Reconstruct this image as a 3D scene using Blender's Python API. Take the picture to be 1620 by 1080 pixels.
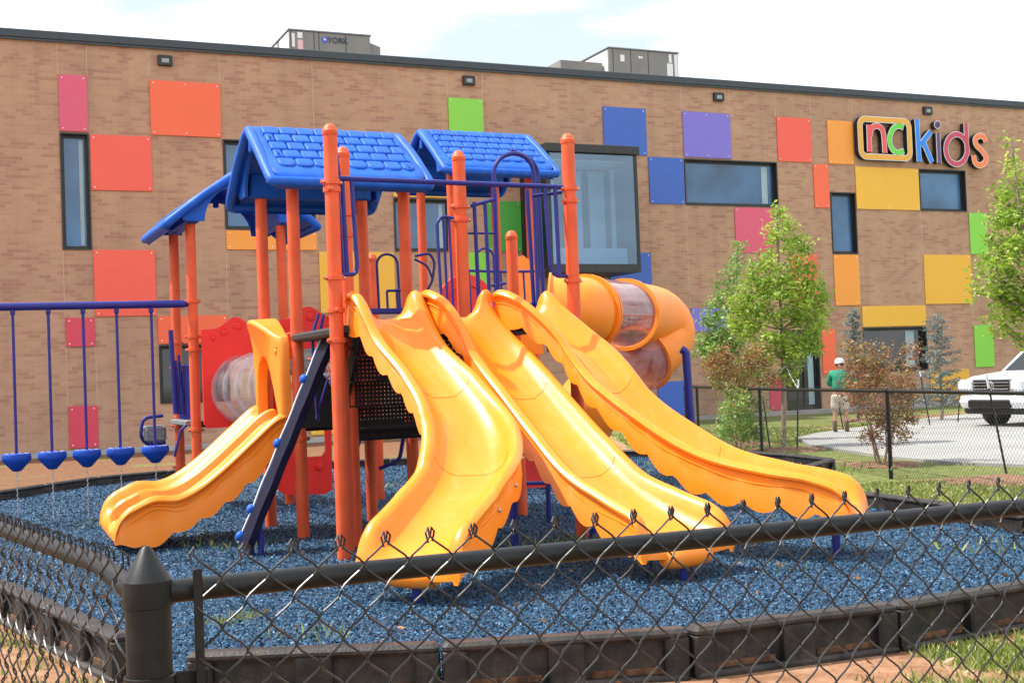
import bpy, bmesh, math, random
import numpy as np
from mathutils import Vector, Matrix, noise
R=math.radians; PI=math.pi
random.seed(7); rng=np.random.default_rng(11)
for o in list(bpy.data.objects): bpy.data.objects.remove(o)
S=bpy.context.scene; COL=S.collection

# ---------------------------------------------------------------- camera, sky, sun, exposure
FPX=2000.0; CX=810.0; CY=540.0
ROLL=math.atan(.038); PITCH=math.atan(54*math.cos(ROLL)/FPX)
EYE=Vector((0,0,1.5))
FW=Vector((0,math.cos(PITCH),math.sin(PITCH))); UP0=Vector((0,-math.sin(PITCH),math.cos(PITCH))); R0=Vector((1,0,0))
RT=math.cos(ROLL)*R0-math.sin(ROLL)*UP0; UPV=math.sin(ROLL)*R0+math.cos(ROLL)*UP0
cam=bpy.data.cameras.new('camera'); camo=bpy.data.objects.new('camera',cam); COL.objects.link(camo)
m=Matrix((RT,UPV,-FW)).transposed().to_4x4(); m.translation=EYE; camo.matrix_world=m
cam.sensor_fit='HORIZONTAL'; cam.sensor_width=36; cam.lens=36*FPX/1620; cam.clip_start=.05; cam.clip_end=3000
S.camera=camo
SUN_TO=Vector((-.74,.04,1.15)).normalized()
SUN_EL=math.asin(SUN_TO.z); SUN_AZ=math.atan2(SUN_TO.x,SUN_TO.y)
w=bpy.data.worlds.new('World'); S.world=w; w.use_nodes=True
nt=w.node_tree; nt.nodes.clear()
out=nt.nodes.new('ShaderNodeOutputWorld'); bg=nt.nodes.new('ShaderNodeBackground'); sky=nt.nodes.new('ShaderNodeTexSky')
sky.sky_type='NISHITA'; sky.sun_disc=False; sky.sun_elevation=SUN_EL; sky.sun_rotation=SUN_AZ; sky.dust_density=1.5
tc=nt.nodes.new('ShaderNodeTexCoord'); mp=nt.nodes.new('ShaderNodeMapping'); mp.inputs['Scale'].default_value=(1.2,1.2,5.0)
nz=nt.nodes.new('ShaderNodeTexNoise'); nz.inputs['Scale'].default_value=2.2; nz.inputs['Detail'].default_value=7; nz.inputs['Roughness'].default_value=.55
cr=nt.nodes.new('ShaderNodeValToRGB'); cr.color_ramp.elements[0].position=.36; cr.color_ramp.elements[1].position=.60
mx=nt.nodes.new('ShaderNodeMix'); mx.data_type='RGBA'
mx.inputs[7].default_value=(10.2,10.4,10.8,1)
L=nt.links.new
L(tc.outputs['Generated'],mp.inputs[0]); L(mp.outputs[0],nz.inputs['Vector']); L(nz.outputs[0],cr.inputs[0]); L(cr.outputs[0],mx.inputs[0])
hz=nt.nodes.new('ShaderNodeMix'); hz.data_type='RGBA'; hz.inputs[0].default_value=.72; hz.inputs[7].default_value=(5.3,5.9,6.4,1)
L(sky.outputs[0],hz.inputs[6]); L(hz.outputs[2],mx.inputs[6]); L(mx.outputs[2],bg.inputs[0]); L(bg.outputs[0],out.inputs[0]); bg.inputs[1].default_value=.13
sl=bpy.data.lights.new('sun','SUN'); sl.energy=5.0; sl.angle=R(.6); sl.color=(1,.955,.88)
so=bpy.data.objects.new('sun',sl); COL.objects.link(so); so.rotation_euler=SUN_TO.to_track_quat('Z','Y').to_euler(); so.location=(-20,10,30)
S.view_settings.view_transform='Standard'; S.view_settings.look='None'; S.view_settings.gamma=1; S.view_settings.use_curve_mapping=False
S.view_settings.exposure=.55
S.render.engine='CYCLES'

# ---------------------------------------------------------------- frames of the place
def ray(x,y): return FW+RT*((x-CX)/FPX)-UPV*((y-CY)/FPX)
def PZ(x,y,z):
    r=ray(x,y); return EYE+r*((z-1.5)/r.z)
def PY(x,y,Y):
    r=ray(x,y); return EYE+r*(Y/r.y)
# building frame: u along the wall, n toward the camera
FD=Vector((0.912097,0.409974,0)); FN=Vector((0.409974,-0.912097,0)); FO=Vector((-13.6174,33.4185,0)); WALL_ANG=math.atan2(FD.y,FD.x)
def WB(u,z,n=0): return FO+FD*u+FN*n+Vector((0,0,z))
# play structure frame
ANG=R(24.8); UD=Vector((math.cos(ANG),math.sin(ANG),0)); VD=Vector((-UD.y,UD.x,0)); PO=Vector((-1.38645,10.01912,0))
def W(u,v,z=0): return PO+UD*u+VD*v+Vector((0,0,z))
def PV(x,y,v):            # point seen in a direction on the vertical plane v = const
    r=ray(x,y); t=((PO+VD*v)-EYE).dot(VD)/r.dot(VD); return EYE+r*t
def PU(x,y,u):
    r=ray(x,y); t=((PO+UD*u)-EYE).dot(UD)/r.dot(UD); return EYE+r*t
def uvz(p):
    q=p-PO; return q.dot(UD),q.dot(VD),p.z
MUL=.1   # mulch level

# ---------------------------------------------------------------- materials
MATS={}
def nodes(name):
    m=bpy.data.materials.new(name); m.use_nodes=True; t=m.node_tree; b=t.nodes['Principled BSDF']; return m,t,b
def noisecol(t,b,c1,c2,scale,detail=4,lo=.35,hi=.65,coord='Object'):
    tc=t.nodes.new('ShaderNodeTexCoord'); n=t.nodes.new('ShaderNodeTexNoise'); n.inputs['Scale'].default_value=scale; n.inputs['Detail'].default_value=detail
    r=t.nodes.new('ShaderNodeValToRGB'); r.color_ramp.elements[0].position=lo; r.color_ramp.elements[1].position=hi
    r.color_ramp.elements[0].color=(*c1,1); r.color_ramp.elements[1].color=(*c2,1)
    t.links.new(tc.outputs[coord],n.inputs['Vector']); t.links.new(n.outputs[0],r.inputs[0]); t.links.new(r.outputs[0],b.inputs['Base Color'])
    return tc,n,r
def bump(t,b,src,strength,dist=.01):
    bp=t.nodes.new('ShaderNodeBump'); bp.inputs['Strength'].default_value=strength; bp.inputs['Distance'].default_value=dist
    t.links.new(src,bp.inputs['Height']); t.links.new(bp.outputs[0],b.inputs['Normal']); return bp
def simple(name,col,rough=.5,metal=0,var=.12,scale=6,coat=0,bmp=0,bscale=60,spec=.5,sub=0):
    m,t,b=nodes(name)
    c1=tuple(max(0,c*(1-var)) for c in col); c2=tuple(min(1,c*(1+var)) for c in col)
    tc,n,r=noisecol(t,b,c1,c2,scale)
    b.inputs['Roughness'].default_value=rough; b.inputs['Metallic'].default_value=metal; b.inputs['Coat Weight'].default_value=coat; b.inputs['Specular IOR Level'].default_value=spec
    n3=t.nodes.new('ShaderNodeTexNoise'); n3.inputs['Scale'].default_value=scale*3.1; n3.inputs['Detail'].default_value=6
    mr=t.nodes.new('ShaderNodeMapRange'); mr.inputs[3].default_value=max(.02,rough-.08); mr.inputs[4].default_value=rough+.12
    t.links.new(tc.outputs['Object'],n3.inputs['Vector']); t.links.new(n3.outputs[0],mr.inputs[0]); t.links.new(mr.outputs[0],b.inputs['Roughness'])
    if bmp:
        n2=t.nodes.new('ShaderNodeTexNoise'); n2.inputs['Scale'].default_value=bscale; n2.inputs['Detail'].default_value=4
        t.links.new(tc.outputs['Object'],n2.inputs['Vector']); bump(t,b,n2.outputs[0],bmp)
    if sub:
        b.inputs['Subsurface Weight'].default_value=sub; b.inputs['Subsurface Radius'].default_value=(.05,.02,.005)
    MATS[name]=m; return m
YEL=simple('yellow_plastic',(.96,.245,.009),.32,0,.06,2.2,0,.10,26,.45,.0)
YEL2=simple('yellow_tube_plastic',(.96,.25,.009),.42,0,.05,2.2,0,.06,30)
def dusty(m,amt,col,scale=9,lo=.50,hi=.72,squash=(1,1,.35)):
    t=m.node_tree; b=t.nodes['Principled BSDF']; l=t.links.new; src=b.inputs['Base Color'].links[0].from_socket
    tc=t.nodes.new('ShaderNodeTexCoord'); mp_=t.nodes.new('ShaderNodeMapping'); mp_.inputs['Scale'].default_value=squash; n=t.nodes.new('ShaderNodeTexNoise'); n.inputs['Scale'].default_value=scale; n.inputs['Detail'].default_value=9; n.inputs['Roughness'].default_value=.72
    r=t.nodes.new('ShaderNodeMapRange'); r.inputs[1].default_value=lo; r.inputs[2].default_value=hi; r.inputs[3].default_value=0; r.inputs[4].default_value=amt
    mx=t.nodes.new('ShaderNodeMix'); mx.data_type='RGBA'; mx.inputs[7].default_value=(*col,1)
    l(tc.outputs['Object'],mp_.inputs[0]); l(mp_.outputs[0],n.inputs['Vector']); l(n.outputs[0],r.inputs[0]); l(r.outputs[0],mx.inputs[0]); l(src,mx.inputs[6]); l(mx.outputs[2],b.inputs['Base Color'])
dusty(YEL,.30,(.72,.36,.12)); dusty(YEL2,.25,(.72,.38,.14))
ORG=simple('orange_coated_steel',(.69,.098,.030),.44,0,.09,5,0,.10,160,.28)
BLU=simple('blue_plastic',(.007,.095,.50),.46,0,.10,4,0,.12,60,.25)
POD=simple('pod_blue_plastic',(.008,.06,.40),.5,0,.1,6,0,.2,90,.25)
NAV=simple('violet_blue_coated_steel',(.016,.020,.19),.36,0,.08,6,0,.06,150,.35)
PLK=simple('navy_plank_plastic',(.003,.0045,.022),.6,0,.3,9,0,.1,60,spec=.15)
EDGE=simple('pale_plastic',(.62,.66,.74),.5,0,.05)
RED=simple('red_plastic',(.80,.022,.014),.4,0,.06,4,0,.12,50)
BLKP=simple('black_coated_deck',(.012,.012,.013),.55,0,.3,12,0,.3,120)
BLK=simple('black_vinyl_coating',(.0045,.0052,.006),.42,0,.2,20,0,.035,300,spec=.35)
BLKW=simple('black_wire_coating',(.016,.015,.015),.34,0,.3,60)
STL=simple('galvanised_steel',(.45,.46,.48),.42,.9,.15,30)
GREYM=simple('grey_steel_tread',(.20,.21,.22),.5,.3,.2,30)
FRM=simple('window_frame_black',(.018,.018,.02),.45,0,.2,5)
CAPM=simple('roof_edge_metal',(.03,.04,.05),.4,0,.1,5)
UNIT=simple('unit_grey_paint',(.20,.19,.175),.55,0,.08,1.5)
UNITW=simple('unit_pale_paint',(.62,.64,.66),.5,0,.05,1.5)
TRIMB=simple('timber_border_plastic',(.016,.0155,.0155),.5,0,.4,9,0,.35,70,spec=.35)
def clearmat(name,tint,alpha,rough=.06):
    m,t,b=nodes(name)
    o=t.nodes['Material Output']; tr=t.nodes.new('ShaderNodeBsdfTransparent'); tr.inputs[0].default_value=(*tint,1)
    gl=t.nodes.new('ShaderNodeBsdfGlossy'); gl.inputs['Roughness'].default_value=rough; gl.inputs[0].default_value=(1,1,1,1)
    df=t.nodes.new('ShaderNodeBsdfDiffuse'); df.inputs[0].default_value=(.72,.73,.78,1)
    fr=t.nodes.new('ShaderNodeFresnel'); fr.inputs[0].default_value=1.22
    ad=t.nodes.new('ShaderNodeMath'); ad.operation='ADD'; ad.inputs[1].default_value=.012
    m1=t.nodes.new('ShaderNodeMixShader'); m2=t.nodes.new('ShaderNodeMixShader')
    tc=t.nodes.new('ShaderNodeTexCoord'); n=t.nodes.new('ShaderNodeTexNoise'); n.inputs['Scale'].default_value=7; n.inputs['Detail'].default_value=6
    mr=t.nodes.new('ShaderNodeMapRange'); mr.inputs[1].default_value=.35; mr.inputs[2].default_value=.75; mr.inputs[3].default_value=alpha*.5; mr.inputs[4].default_value=alpha*1.9
    l=t.links.new
    l(tc.outputs['Object'],n.inputs['Vector']); l(n.outputs[0],mr.inputs[0]); l(mr.outputs[0],m1.inputs[0])
    l(tr.outputs[0],m1.inputs[1]); l(df.outputs[0],m1.inputs[2]); l(fr.outputs[0],ad.inputs[0]); l(ad.outputs[0],m2.inputs[0])
    l(m1.outputs[0],m2.inputs[1]); l(gl.outputs[0],m2.inputs[2]); l(m2.outputs[0],o.inputs[0]); return m
CLR=clearmat('clear_polycarbonate',(.97,.98,1.0),.11)
def glassmat(name,col,rough=.05,refl=.75):
    m,t,b=nodes(name); noisecol(t,b,tuple(c*.6 for c in col),tuple(min(1,c*1.7) for c in col),.45,3,.3,.7); b.inputs['Roughness'].default_value=rough; b.inputs['IOR'].default_value=1.6  # uneven tone in the base colour paints reflection streaks into the glass
    tc=t.nodes.new('ShaderNodeTexCoord'); n=t.nodes.new('ShaderNodeTexNoise'); n.inputs['Scale'].default_value=.9
    t.links.new(tc.outputs['Object'],n.inputs['Vector']); bump(t,b,n.outputs[0],.15,.02)
    return m
GLS=glassmat('blue_grey_window_glass',(.045,.12,.24)); GLD=glassmat('dark_ground_floor_glass',(.012,.014,.014))
def seeglass(name,tint,fac,dcol=(.10,.20,.34),dfac=.4):
    m,t,b=nodes(name); o=t.nodes['Material Output']; tr=t.nodes.new('ShaderNodeBsdfTransparent'); tr.inputs[0].default_value=(*tint,1)
    gl=t.nodes.new('ShaderNodeBsdfGlossy'); gl.inputs['Roughness'].default_value=.02; gl.inputs[0].default_value=(.75,.88,1,1)
    df=t.nodes.new('ShaderNodeBsdfDiffuse'); df.inputs[0].default_value=(*dcol,1)
    m0=t.nodes.new('ShaderNodeMixShader'); m0.inputs[0].default_value=dfac; m1=t.nodes.new('ShaderNodeMixShader'); m1.inputs[0].default_value=fac
    t.links.new(tr.outputs[0],m0.inputs[1]); t.links.new(df.outputs[0],m0.inputs[2]); t.links.new(m0.outputs[0],m1.inputs[1]); t.links.new(gl.outputs[0],m1.inputs[2]); t.links.new(m1.outputs[0],o.inputs[0]); return m
GLB=seeglass('tinted_bay_glass',(.62,.75,.85),.10,(.16,.27,.40),.12); GLSIDE=seeglass('tinted_side_glass',(.35,.45,.42),.08,(.02,.03,.03),.3)
dusty(ORG,.35,(.42,.20,.13),14); dusty(BLU,.25,(.12,.22,.42),10); dusty(TRIMB,.35,(.13,.085,.06),8,.45,.7,(1,1,1)); dusty(BLK,.25,(.06,.05,.045),22,.5,.75,(1,1,1))
# brick
def brickmat():
    m,t,b=nodes('tan_brick'); l=t.links.new
    tc=t.nodes.new('ShaderNodeTexCoord'); sp=t.nodes.new('ShaderNodeSeparateXYZ'); cb=t.nodes.new('ShaderNodeCombineXYZ')
    l(tc.outputs['Object'],sp.inputs[0])
    ax=t.nodes.new('ShaderNodeMath'); ax.operation='ADD'; l(sp.outputs[0],ax.inputs[0]); l(sp.outputs[1],ax.inputs[1])
    l(ax.outputs[0],cb.inputs[0]); l(sp.outputs[2],cb.inputs[1])
    br=t.nodes.new('ShaderNodeTexBrick'); br.inputs['Scale'].default_value=1; br.inputs['Brick Width'].default_value=.31; br.inputs['Row Height'].default_value=.0995
    br.inputs['Mortar Size'].default_value=.0055; br.inputs['Mortar Smooth'].default_value=.3; br.inputs['Color1'].default_value=(0,0,0,1); br.inputs['Color2'].default_value=(1,1,1,1); br.inputs['Mortar'].default_value=(.5,.5,.5,1); br.inputs['Bias'].default_value=0
    l(cb.outputs[0],br.inputs['Vector'])
    nz=t.nodes.new('ShaderNodeTexNoise'); nz.inputs['Scale'].default_value=1.1; nz.inputs['Detail'].default_value=2; l(cb.outputs[0],nz.inputs['Vector'])
    ad=t.nodes.new('ShaderNodeMath'); ad.operation='ADD'; l(br.outputs['Color'],ad.inputs[0])
    mu=t.nodes.new('ShaderNodeMath'); mu.operation='MULTIPLY_ADD'; mu.inputs[1].default_value=.8; mu.inputs[2].default_value=-.4; l(nz.outputs[0],mu.inputs[0]); l(mu.outputs[0],ad.inputs[1])
    r=t.nodes.new('ShaderNodeValToRGB'); e=r.color_ramp.elements
    e[0].position=0; e[0].color=(.475,.285,.180,1); e[1].position=1; e[1].color=(.385,.197,.136,1)
    x=e.new(.5); x.color=(.445,.262,.166,1); x=e.new(.72); x.color=(.43,.246,.156,1); x=e.new(.84); x.color=(.40,.214,.144,1)
    l(ad.outputs[0],r.inputs[0])
    mx=t.nodes.new('ShaderNodeMix'); mx.data_type='RGBA'; l(br.outputs['Fac'],mx.inputs[0]); l(r.outputs[0],mx.inputs[6]); mx.inputs[7].default_value=(.47,.33,.235,1)
    n2=t.nodes.new('ShaderNodeTexNoise'); n2.inputs['Scale'].default_value=.35; n2.inputs['Detail'].default_value=5; l(tc.outputs['Object'],n2.inputs['Vector'])
    m3=t.nodes.new('ShaderNodeMix'); m3.data_type='RGBA'; m3.blend_type='MULTIPLY'; m3.inputs[0].default_value=1
    r2=t.nodes.new('ShaderNodeValToRGB'); r2.color_ramp.elements[0].position=.3; r2.color_ramp.elements[1].position=.7; r2.color_ramp.elements[0].color=(.84,.83,.85,1); r2.color_ramp.elements[1].color=(1.06,1.05,1.03,1); l(n2.outputs[0],r2.inputs[0])
    l(mx.outputs[2],m3.inputs[6]); l(r2.outputs[0],m3.inputs[7])
    mpp=t.nodes.new('ShaderNodeMapping'); mpp.inputs['Scale'].default_value=(2.2,2.2,.10); n4=t.nodes.new('ShaderNodeTexNoise'); n4.inputs['Scale'].default_value=1; n4.inputs['Detail'].default_value=6; l(tc.outputs['Object'],mpp.inputs[0]); l(mpp.outputs[0],n4.inputs['Vector'])
    r4=t.nodes.new('ShaderNodeValToRGB'); r4.color_ramp.elements[0].position=.32; r4.color_ramp.elements[0].color=(.90,.89,.89,1); r4.color_ramp.elements[1].position=.5; r4.color_ramp.elements[1].color=(1,1,1,1); l(n4.outputs[0],r4.inputs[0])
    m5=t.nodes.new('ShaderNodeMix'); m5.data_type='RGBA'; m5.blend_type='MULTIPLY'; m5.inputs[0].default_value=1; l(m3.outputs[2],m5.inputs[6]); l(r4.outputs[0],m5.inputs[7]); l(m5.outputs[2],b.inputs['Base Color'])
    b.inputs['Roughness'].default_value=.85
    inv=t.nodes.new('ShaderNodeMath'); inv.operation='SUBTRACT'; inv.inputs[0].default_value=1; l(br.outputs['Fac'],inv.inputs[1]); bump(t,b,inv.outputs[0],.5,.008)
    return m
BRK=brickmat()
MORT=simple('control_joint_sealant',(.50,.38,.29),.8,0,.1)
CONC=simple('concrete',(.29,.287,.275),.85,0,.10,.6,0,.3,40)
CONCD=simple('old_concrete',(.33,.33,.32),.85,0,.15,.8,0,.3,40)
PANC={'pink':(.64,.085,.16),'orange':(.83,.145,.042),'red':(.80,.10,.062),'magenta':(.60,.05,.09),'redorange':(.82,.125,.045),'amber':(.82,.30,.035),'gold':(.78,.42,.03),'yellow':(.78,.40,.028),
 'lime':(.22,.58,.05),'green':(.07,.34,.05),'blue':(.035,.11,.46),'purple':(.19,.145,.56)}
PANM={k:simple('panel_'+k,tuple(v),.38,0,.02,.5) for k,v in PANC.items()}
# ---------------------------------------------------------------- mesh builder
class MB:
    def __init__(s): s.v=[]; s.f=[]; s.sm=[]
    def add(s,vs,fs,smooth=False):
        n=len(s.v); s.v+= [tuple(p) for p in vs]; s.f+=[tuple(i+n for i in f) for f in fs]; s.sm+=[smooth]*len(fs); return s
    def box(s,c,size,ax=None,bev=0):
        c=Vector(c); hx,hy,hz=[k/2 for k in size]
        X,Y,Z=ax if ax else (Vector((1,0,0)),Vector((0,1,0)),Vector((0,0,1)))
        if bev<=0:
            vs=[c+X*(a*hx)+Y*(b*hy)+Z*(d*hz) for d in(-1,1) for b in(-1,1) for a in(-1,1)]
            return s.add(vs,[(0,2,3,1),(4,5,7,6),(0,1,5,4),(2,6,7,3),(0,4,6,2),(1,3,7,5)])
        bev=min(bev,hx*.95,hy*.95,hz*.95)
        rings=[]
        for z,k in((-hz,bev),(-hz+bev,0),(hz-bev,0),(hz,bev)):
            a,b=hx-k,hy-k; q=min(bev,a,b)
            pts=[(a-q,-b),(a,-b+q),(a,b-q),(a-q,b),(-a+q,b),(-a,b-q),(-a,-b+q),(-a+q,-b)]
            rings.append([c+X*x+Y*y+Z*z for x,y in pts])
        return s.loft(rings,True,True,False)
    def loft(s,rings,cap0=True,cap1=True,smooth=True,closed=True):
        n=len(rings[0]); vs=[p for r in rings for p in r]; fs=[]
        for i in range(len(rings)-1):
            for j in range(n if closed else n-1):
                k=(j+1)%n; fs.append((i*n+j,i*n+k,(i+1)*n+k,(i+1)*n+j))
        s.add(vs,fs,smooth)
        if cap0: s.add(rings[0],[tuple(reversed(range(n)))],False)
        if cap1: s.add(rings[-1],[tuple(range(n))],False)
        return s
    def tube(s,pts,r,n=8,caps=True,closed=False):
        pts=[Vector(p) for p in pts]; m=len(pts); rings=[]; pn=None
        for i,p in enumerate(pts):
            if closed: t=(pts[(i+1)%m]-pts[i-1])
            else: t=pts[min(i+1,m-1)]-pts[max(i-1,0)]
            t=t.normalized() if t.length>1e-9 else Vector((0,0,1))
            if pn is None:
                a=Vector((0,0,1)) if abs(t.z)<.9 else Vector((1,0,0)); pn=(a-t*a.dot(t)).normalized()
            else:
                q=pn-t*pn.dot(t)
                if q.length>1e-6: pn=q.normalized()
            b=t.cross(pn); rr=r[i] if isinstance(r,(list,tuple)) else r
            rings.append([p+(pn*math.cos(2*PI*k/n)+b*math.sin(2*PI*k/n))*rr for k in range(n)])
        if closed: rings.append(rings[0]); caps=False
        return s.loft(rings,caps,caps,n>5)
    def lathe(s,prof,c,ax=Vector((0,0,1)),n=16,caps=True):
        ax=Vector(ax).normalized(); a=Vector((1,0,0)) if abs(ax.x)<.9 else Vector((0,1,0)); x=(a-ax*a.dot(ax)).normalized(); y=ax.cross(x); c=Vector(c)
        rings=[[c+ax*h+(x*math.cos(2*PI*k/n)+y*math.sin(2*PI*k/n))*r for k in range(n)] for r,h in prof]
        return s.loft(rings,caps and prof[0][0]>1e-4,caps and prof[-1][0]>1e-4,True)
    def prism(s,poly,o,X,Y,N,d,holes=None,smooth=False):
        # extruded polygon (with optional holes), triangulated by bmesh
        bm=bmesh.new()
        loops=[poly]+(holes or [])
        es=[]
        for lp in loops:
            vv=[bm.verts.new((x,y,0)) for x,y in lp]
            es+= [bm.edges.new((vv[i],vv[(i+1)%len(vv)])) for i in range(len(vv))]
        bmesh.ops.triangle_fill(bm,use_beauty=True,use_dissolve=False,edges=es)
        bm.verts.index_update(); tris=[[v.index for v in f.verts] for f in bm.faces]; co=[v.co.copy() for v in bm.verts]; bm.free()
        o=Vector(o); n=len(co)
        P=lambda c,k:o+X*c[0]+Y*c[1]+N*k
        vs=[P(c,0) for c in co]+[P(c,d) for c in co]; fs=[tuple(t) for t in tris]+[tuple(i+n for i in reversed(t)) for t in tris]
        k=0
        for lp in loops:
            L_=len(lp)
            for i in range(L_): a=k+i; b=k+(i+1)%L_; fs.append((a,b,b+n,a+n))
            k+=L_
        return s.add(vs,fs,smooth)
    def build(s,name,mat,parent=None,loc=None,fix=True,label=None,sharp=38):
        me=bpy.data.meshes.new(name); 
        o=bpy.data.objects.new(name,me); COL.objects.link(o)
        inv=None
        if parent: 
            o.parent=parent; inv=parent_world(parent).inverted()
        vs=[inv@Vector(p) for p in s.v] if inv else s.v
        me.from_pydata(vs,[],s.f); me.polygons.foreach_set('use_smooth',s.sm)
        if fix:
            bm=bmesh.new(); bm.from_mesh(me); bmesh.ops.remove_doubles(bm,verts=bm.verts,dist=1e-5); bmesh.ops.recalc_face_normals(bm,faces=bm.faces); bm.to_mesh(me); bm.free()
        if mat: 
            for mm in (mat if isinstance(mat,(list,tuple)) else [mat]): me.materials.append(mm)
        if any(s.sm): me.set_sharp_from_angle(angle=R(sharp))
        me.update()
        if label: o['label']=label
        return o
WORLD={}
def parent_world(p):
    m=Matrix.LocRotScale(p.location,p.rotation_euler.to_quaternion(),p.scale)
    return parent_world(p.parent)@m if p.parent else m
def tag(o,label=None,cat=None,group=None,kind=None):
    if label: o['label']=label
    if cat: o['category']=cat
    if group: o['group']=group
    if kind: o['kind']=kind
    return o
def thing(name,loc,label,cat,group=None,rz=0):
    o=bpy.data.objects.new(name,None); COL.objects.link(o); o.location=loc; o.rotation_euler=(0,0,rz); o.empty_display_size=.2
    return tag(o,label,cat,group)
def smooth_path(pts,n=6):
    pts=[Vector(p) for p in pts]; out=[]
    for i in range(len(pts)-1):
        p0=pts[max(i-1,0)];p1=pts[i];p2=pts[i+1];p3=pts[min(i+2,len(pts)-1)]
        for k in range(n):
            t=k/n; out.append(.5*((2*p1)+(p2-p0)*t+(2*p0-5*p1+4*p2-p3)*t*t+(3*p1-p0-3*p2+p3)*t**3))
    out.append(pts[-1]); return out
def rounded(pts,r=.08,n=5):
    # fillet the corners of a polyline
    pts=[Vector(p) for p in pts]; out=[pts[0]]
    for i in range(1,len(pts)-1):
        a,b,c=pts[i-1],pts[i],pts[i+1]; d1=(a-b);d2=(c-b); rr=min(r,d1.length*.49,d2.length*.49); p=b+d1.normalized()*rr; q=b+d2.normalized()*rr
        for k in range(n+1):
            t=k/n; out.append(p*(1-t)**2+b*2*t*(1-t)+q*t*t)
    out.append(pts[-1]); return out
# ================================================================ GROUND
# mulch pit outline (world x,y)
PIT=[(-1.60,6.05),(.15,6.05),(1.25,6.28),(2.9,7.1),(4.3,8.3),(4.5,9.2),(4.1,10.05),(3.9,10.9),(3.68,11.8),(3.36,12.6),(3.45,14.5),(3.72,16.5),(4.38,17.3),(3.3,19.8),(1.9,20.8),(-2.0,20.9),(-4.1,20.8),(-6.2,19.6),(-7.0,17.1),(-7.3,13.5),(-5.6,10.6),(-3.4,8.45),(-2.25,6.75)]
def inpoly(x,y,P):
    c=False; n=len(P); j=n-1
    for i in range(n):
        xi,yi=P[i];xj,yj=P[j]
        if (yi>y)!=(yj>y) and x<(xj-xi)*(y-yi)/(yj-yi)+xi: c=not c
        j=i
    return c
def distpoly(x,y,P):
    d=1e9
    for i in range(len(P)):
        a=Vector(P[i]);b=Vector(P[(i+1)%len(P)]);p=Vector((x,y)); t=max(0,min(1,(p-a).dot(b-a)/(b-a).length_squared)); d=min(d,(a+(b-a)*t-p).length)
    return d
def wallpos(x,y):
    q=Vector((x,y,0))-FO; return q.dot(FD),q.dot(FN)
def gz(x,y):
    t=max(0,min(1,(y-9)/8)); z=-.13*t
    u,n=wallpos(x,y)
    if n<14: z=z*(1-max(0,min(1,(14-n)/4)))+(-.17)*max(0,min(1,(14-n)/4))
    return z
def grid_coords(a,b,fine0,fine1,step,coarse):
    xs=[]; x=fine0
    while x<fine1: xs.append(x); x+=step
    xs.append(fine1); g=step; x=fine0
    L_=[]
    while x>a: g*=coarse; x-=g; L_.append(max(x,a))
    R_=[]; g=step; x=fine1
    while x<b: g*=coarse; x+=g; R_.append(min(x,b))
    return L_[::-1]+xs+R_
xs=grid_coords(-1500,1500,-10,22,.22,1.25); ys=grid_coords(-400,2500,1,46,.22,1.25)
vs=[];cov=[];chp=[]
# cover: 0 bare red dirt / wood chips .. 1 grass
def cover(x,y):
    n=noise.noise(Vector((x*.55,y*.55,3.1)))*.6+noise.noise(Vector((x*1.9,y*1.9,7.7)))*.42
    u,nn=wallpos(x,y)
    if y<9.5: base=.30
    elif x<2.5: base=.12
    else: base=.86
    if y<9.5 and x>2.4: base+=.34*min(1,(x-2.4))
    if x>3.5 and y>9: base=.86
    v=base+n
    for (cx,cy,r,a) in ((2.35,6.5,.75,.55),(-2.6,5.9,1.4,.30),(-4.5,8.1,1.2,.25),(6.2,11.2,1.3,-.5),(4.6,12.6,.8,-.4)):
        d=math.hypot(x-cx,y-cy); v+=a*max(0,1-d/r)
    if nn<1.2: v=.1
    return max(0,min(1,v))
for y in ys:
    for x in xs:
        z=gz(x,y)
        if abs(x)<24 and y<46: z+=.018*noise.noise(Vector((x*.9,y*.9,0)))
        vs.append((x,y,z)); cov.append(cover(x,y)); chp.append(1.0 if (y>9.3 and x<2.3) else max(0,1-abs(y-9.3)/.6) if x<-3 else 0)
nx=len(xs); fs=[(j*nx+i,j*nx+i+1,(j+1)*nx+i+1,(j+1)*nx+i) for j in range(len(ys)-1) for i in range(nx-1)]
me=bpy.data.meshes.new('ground'); me.from_pydata(vs,[],fs); g=bpy.data.objects.new('ground',me); COL.objects.link(g); g['kind']='structure'
at=me.attributes.new('cover','FLOAT','POINT'); at.data.foreach_set('value',cov); at=me.attributes.new('chips','FLOAT','POINT'); at.data.foreach_set('value',chp)
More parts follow.
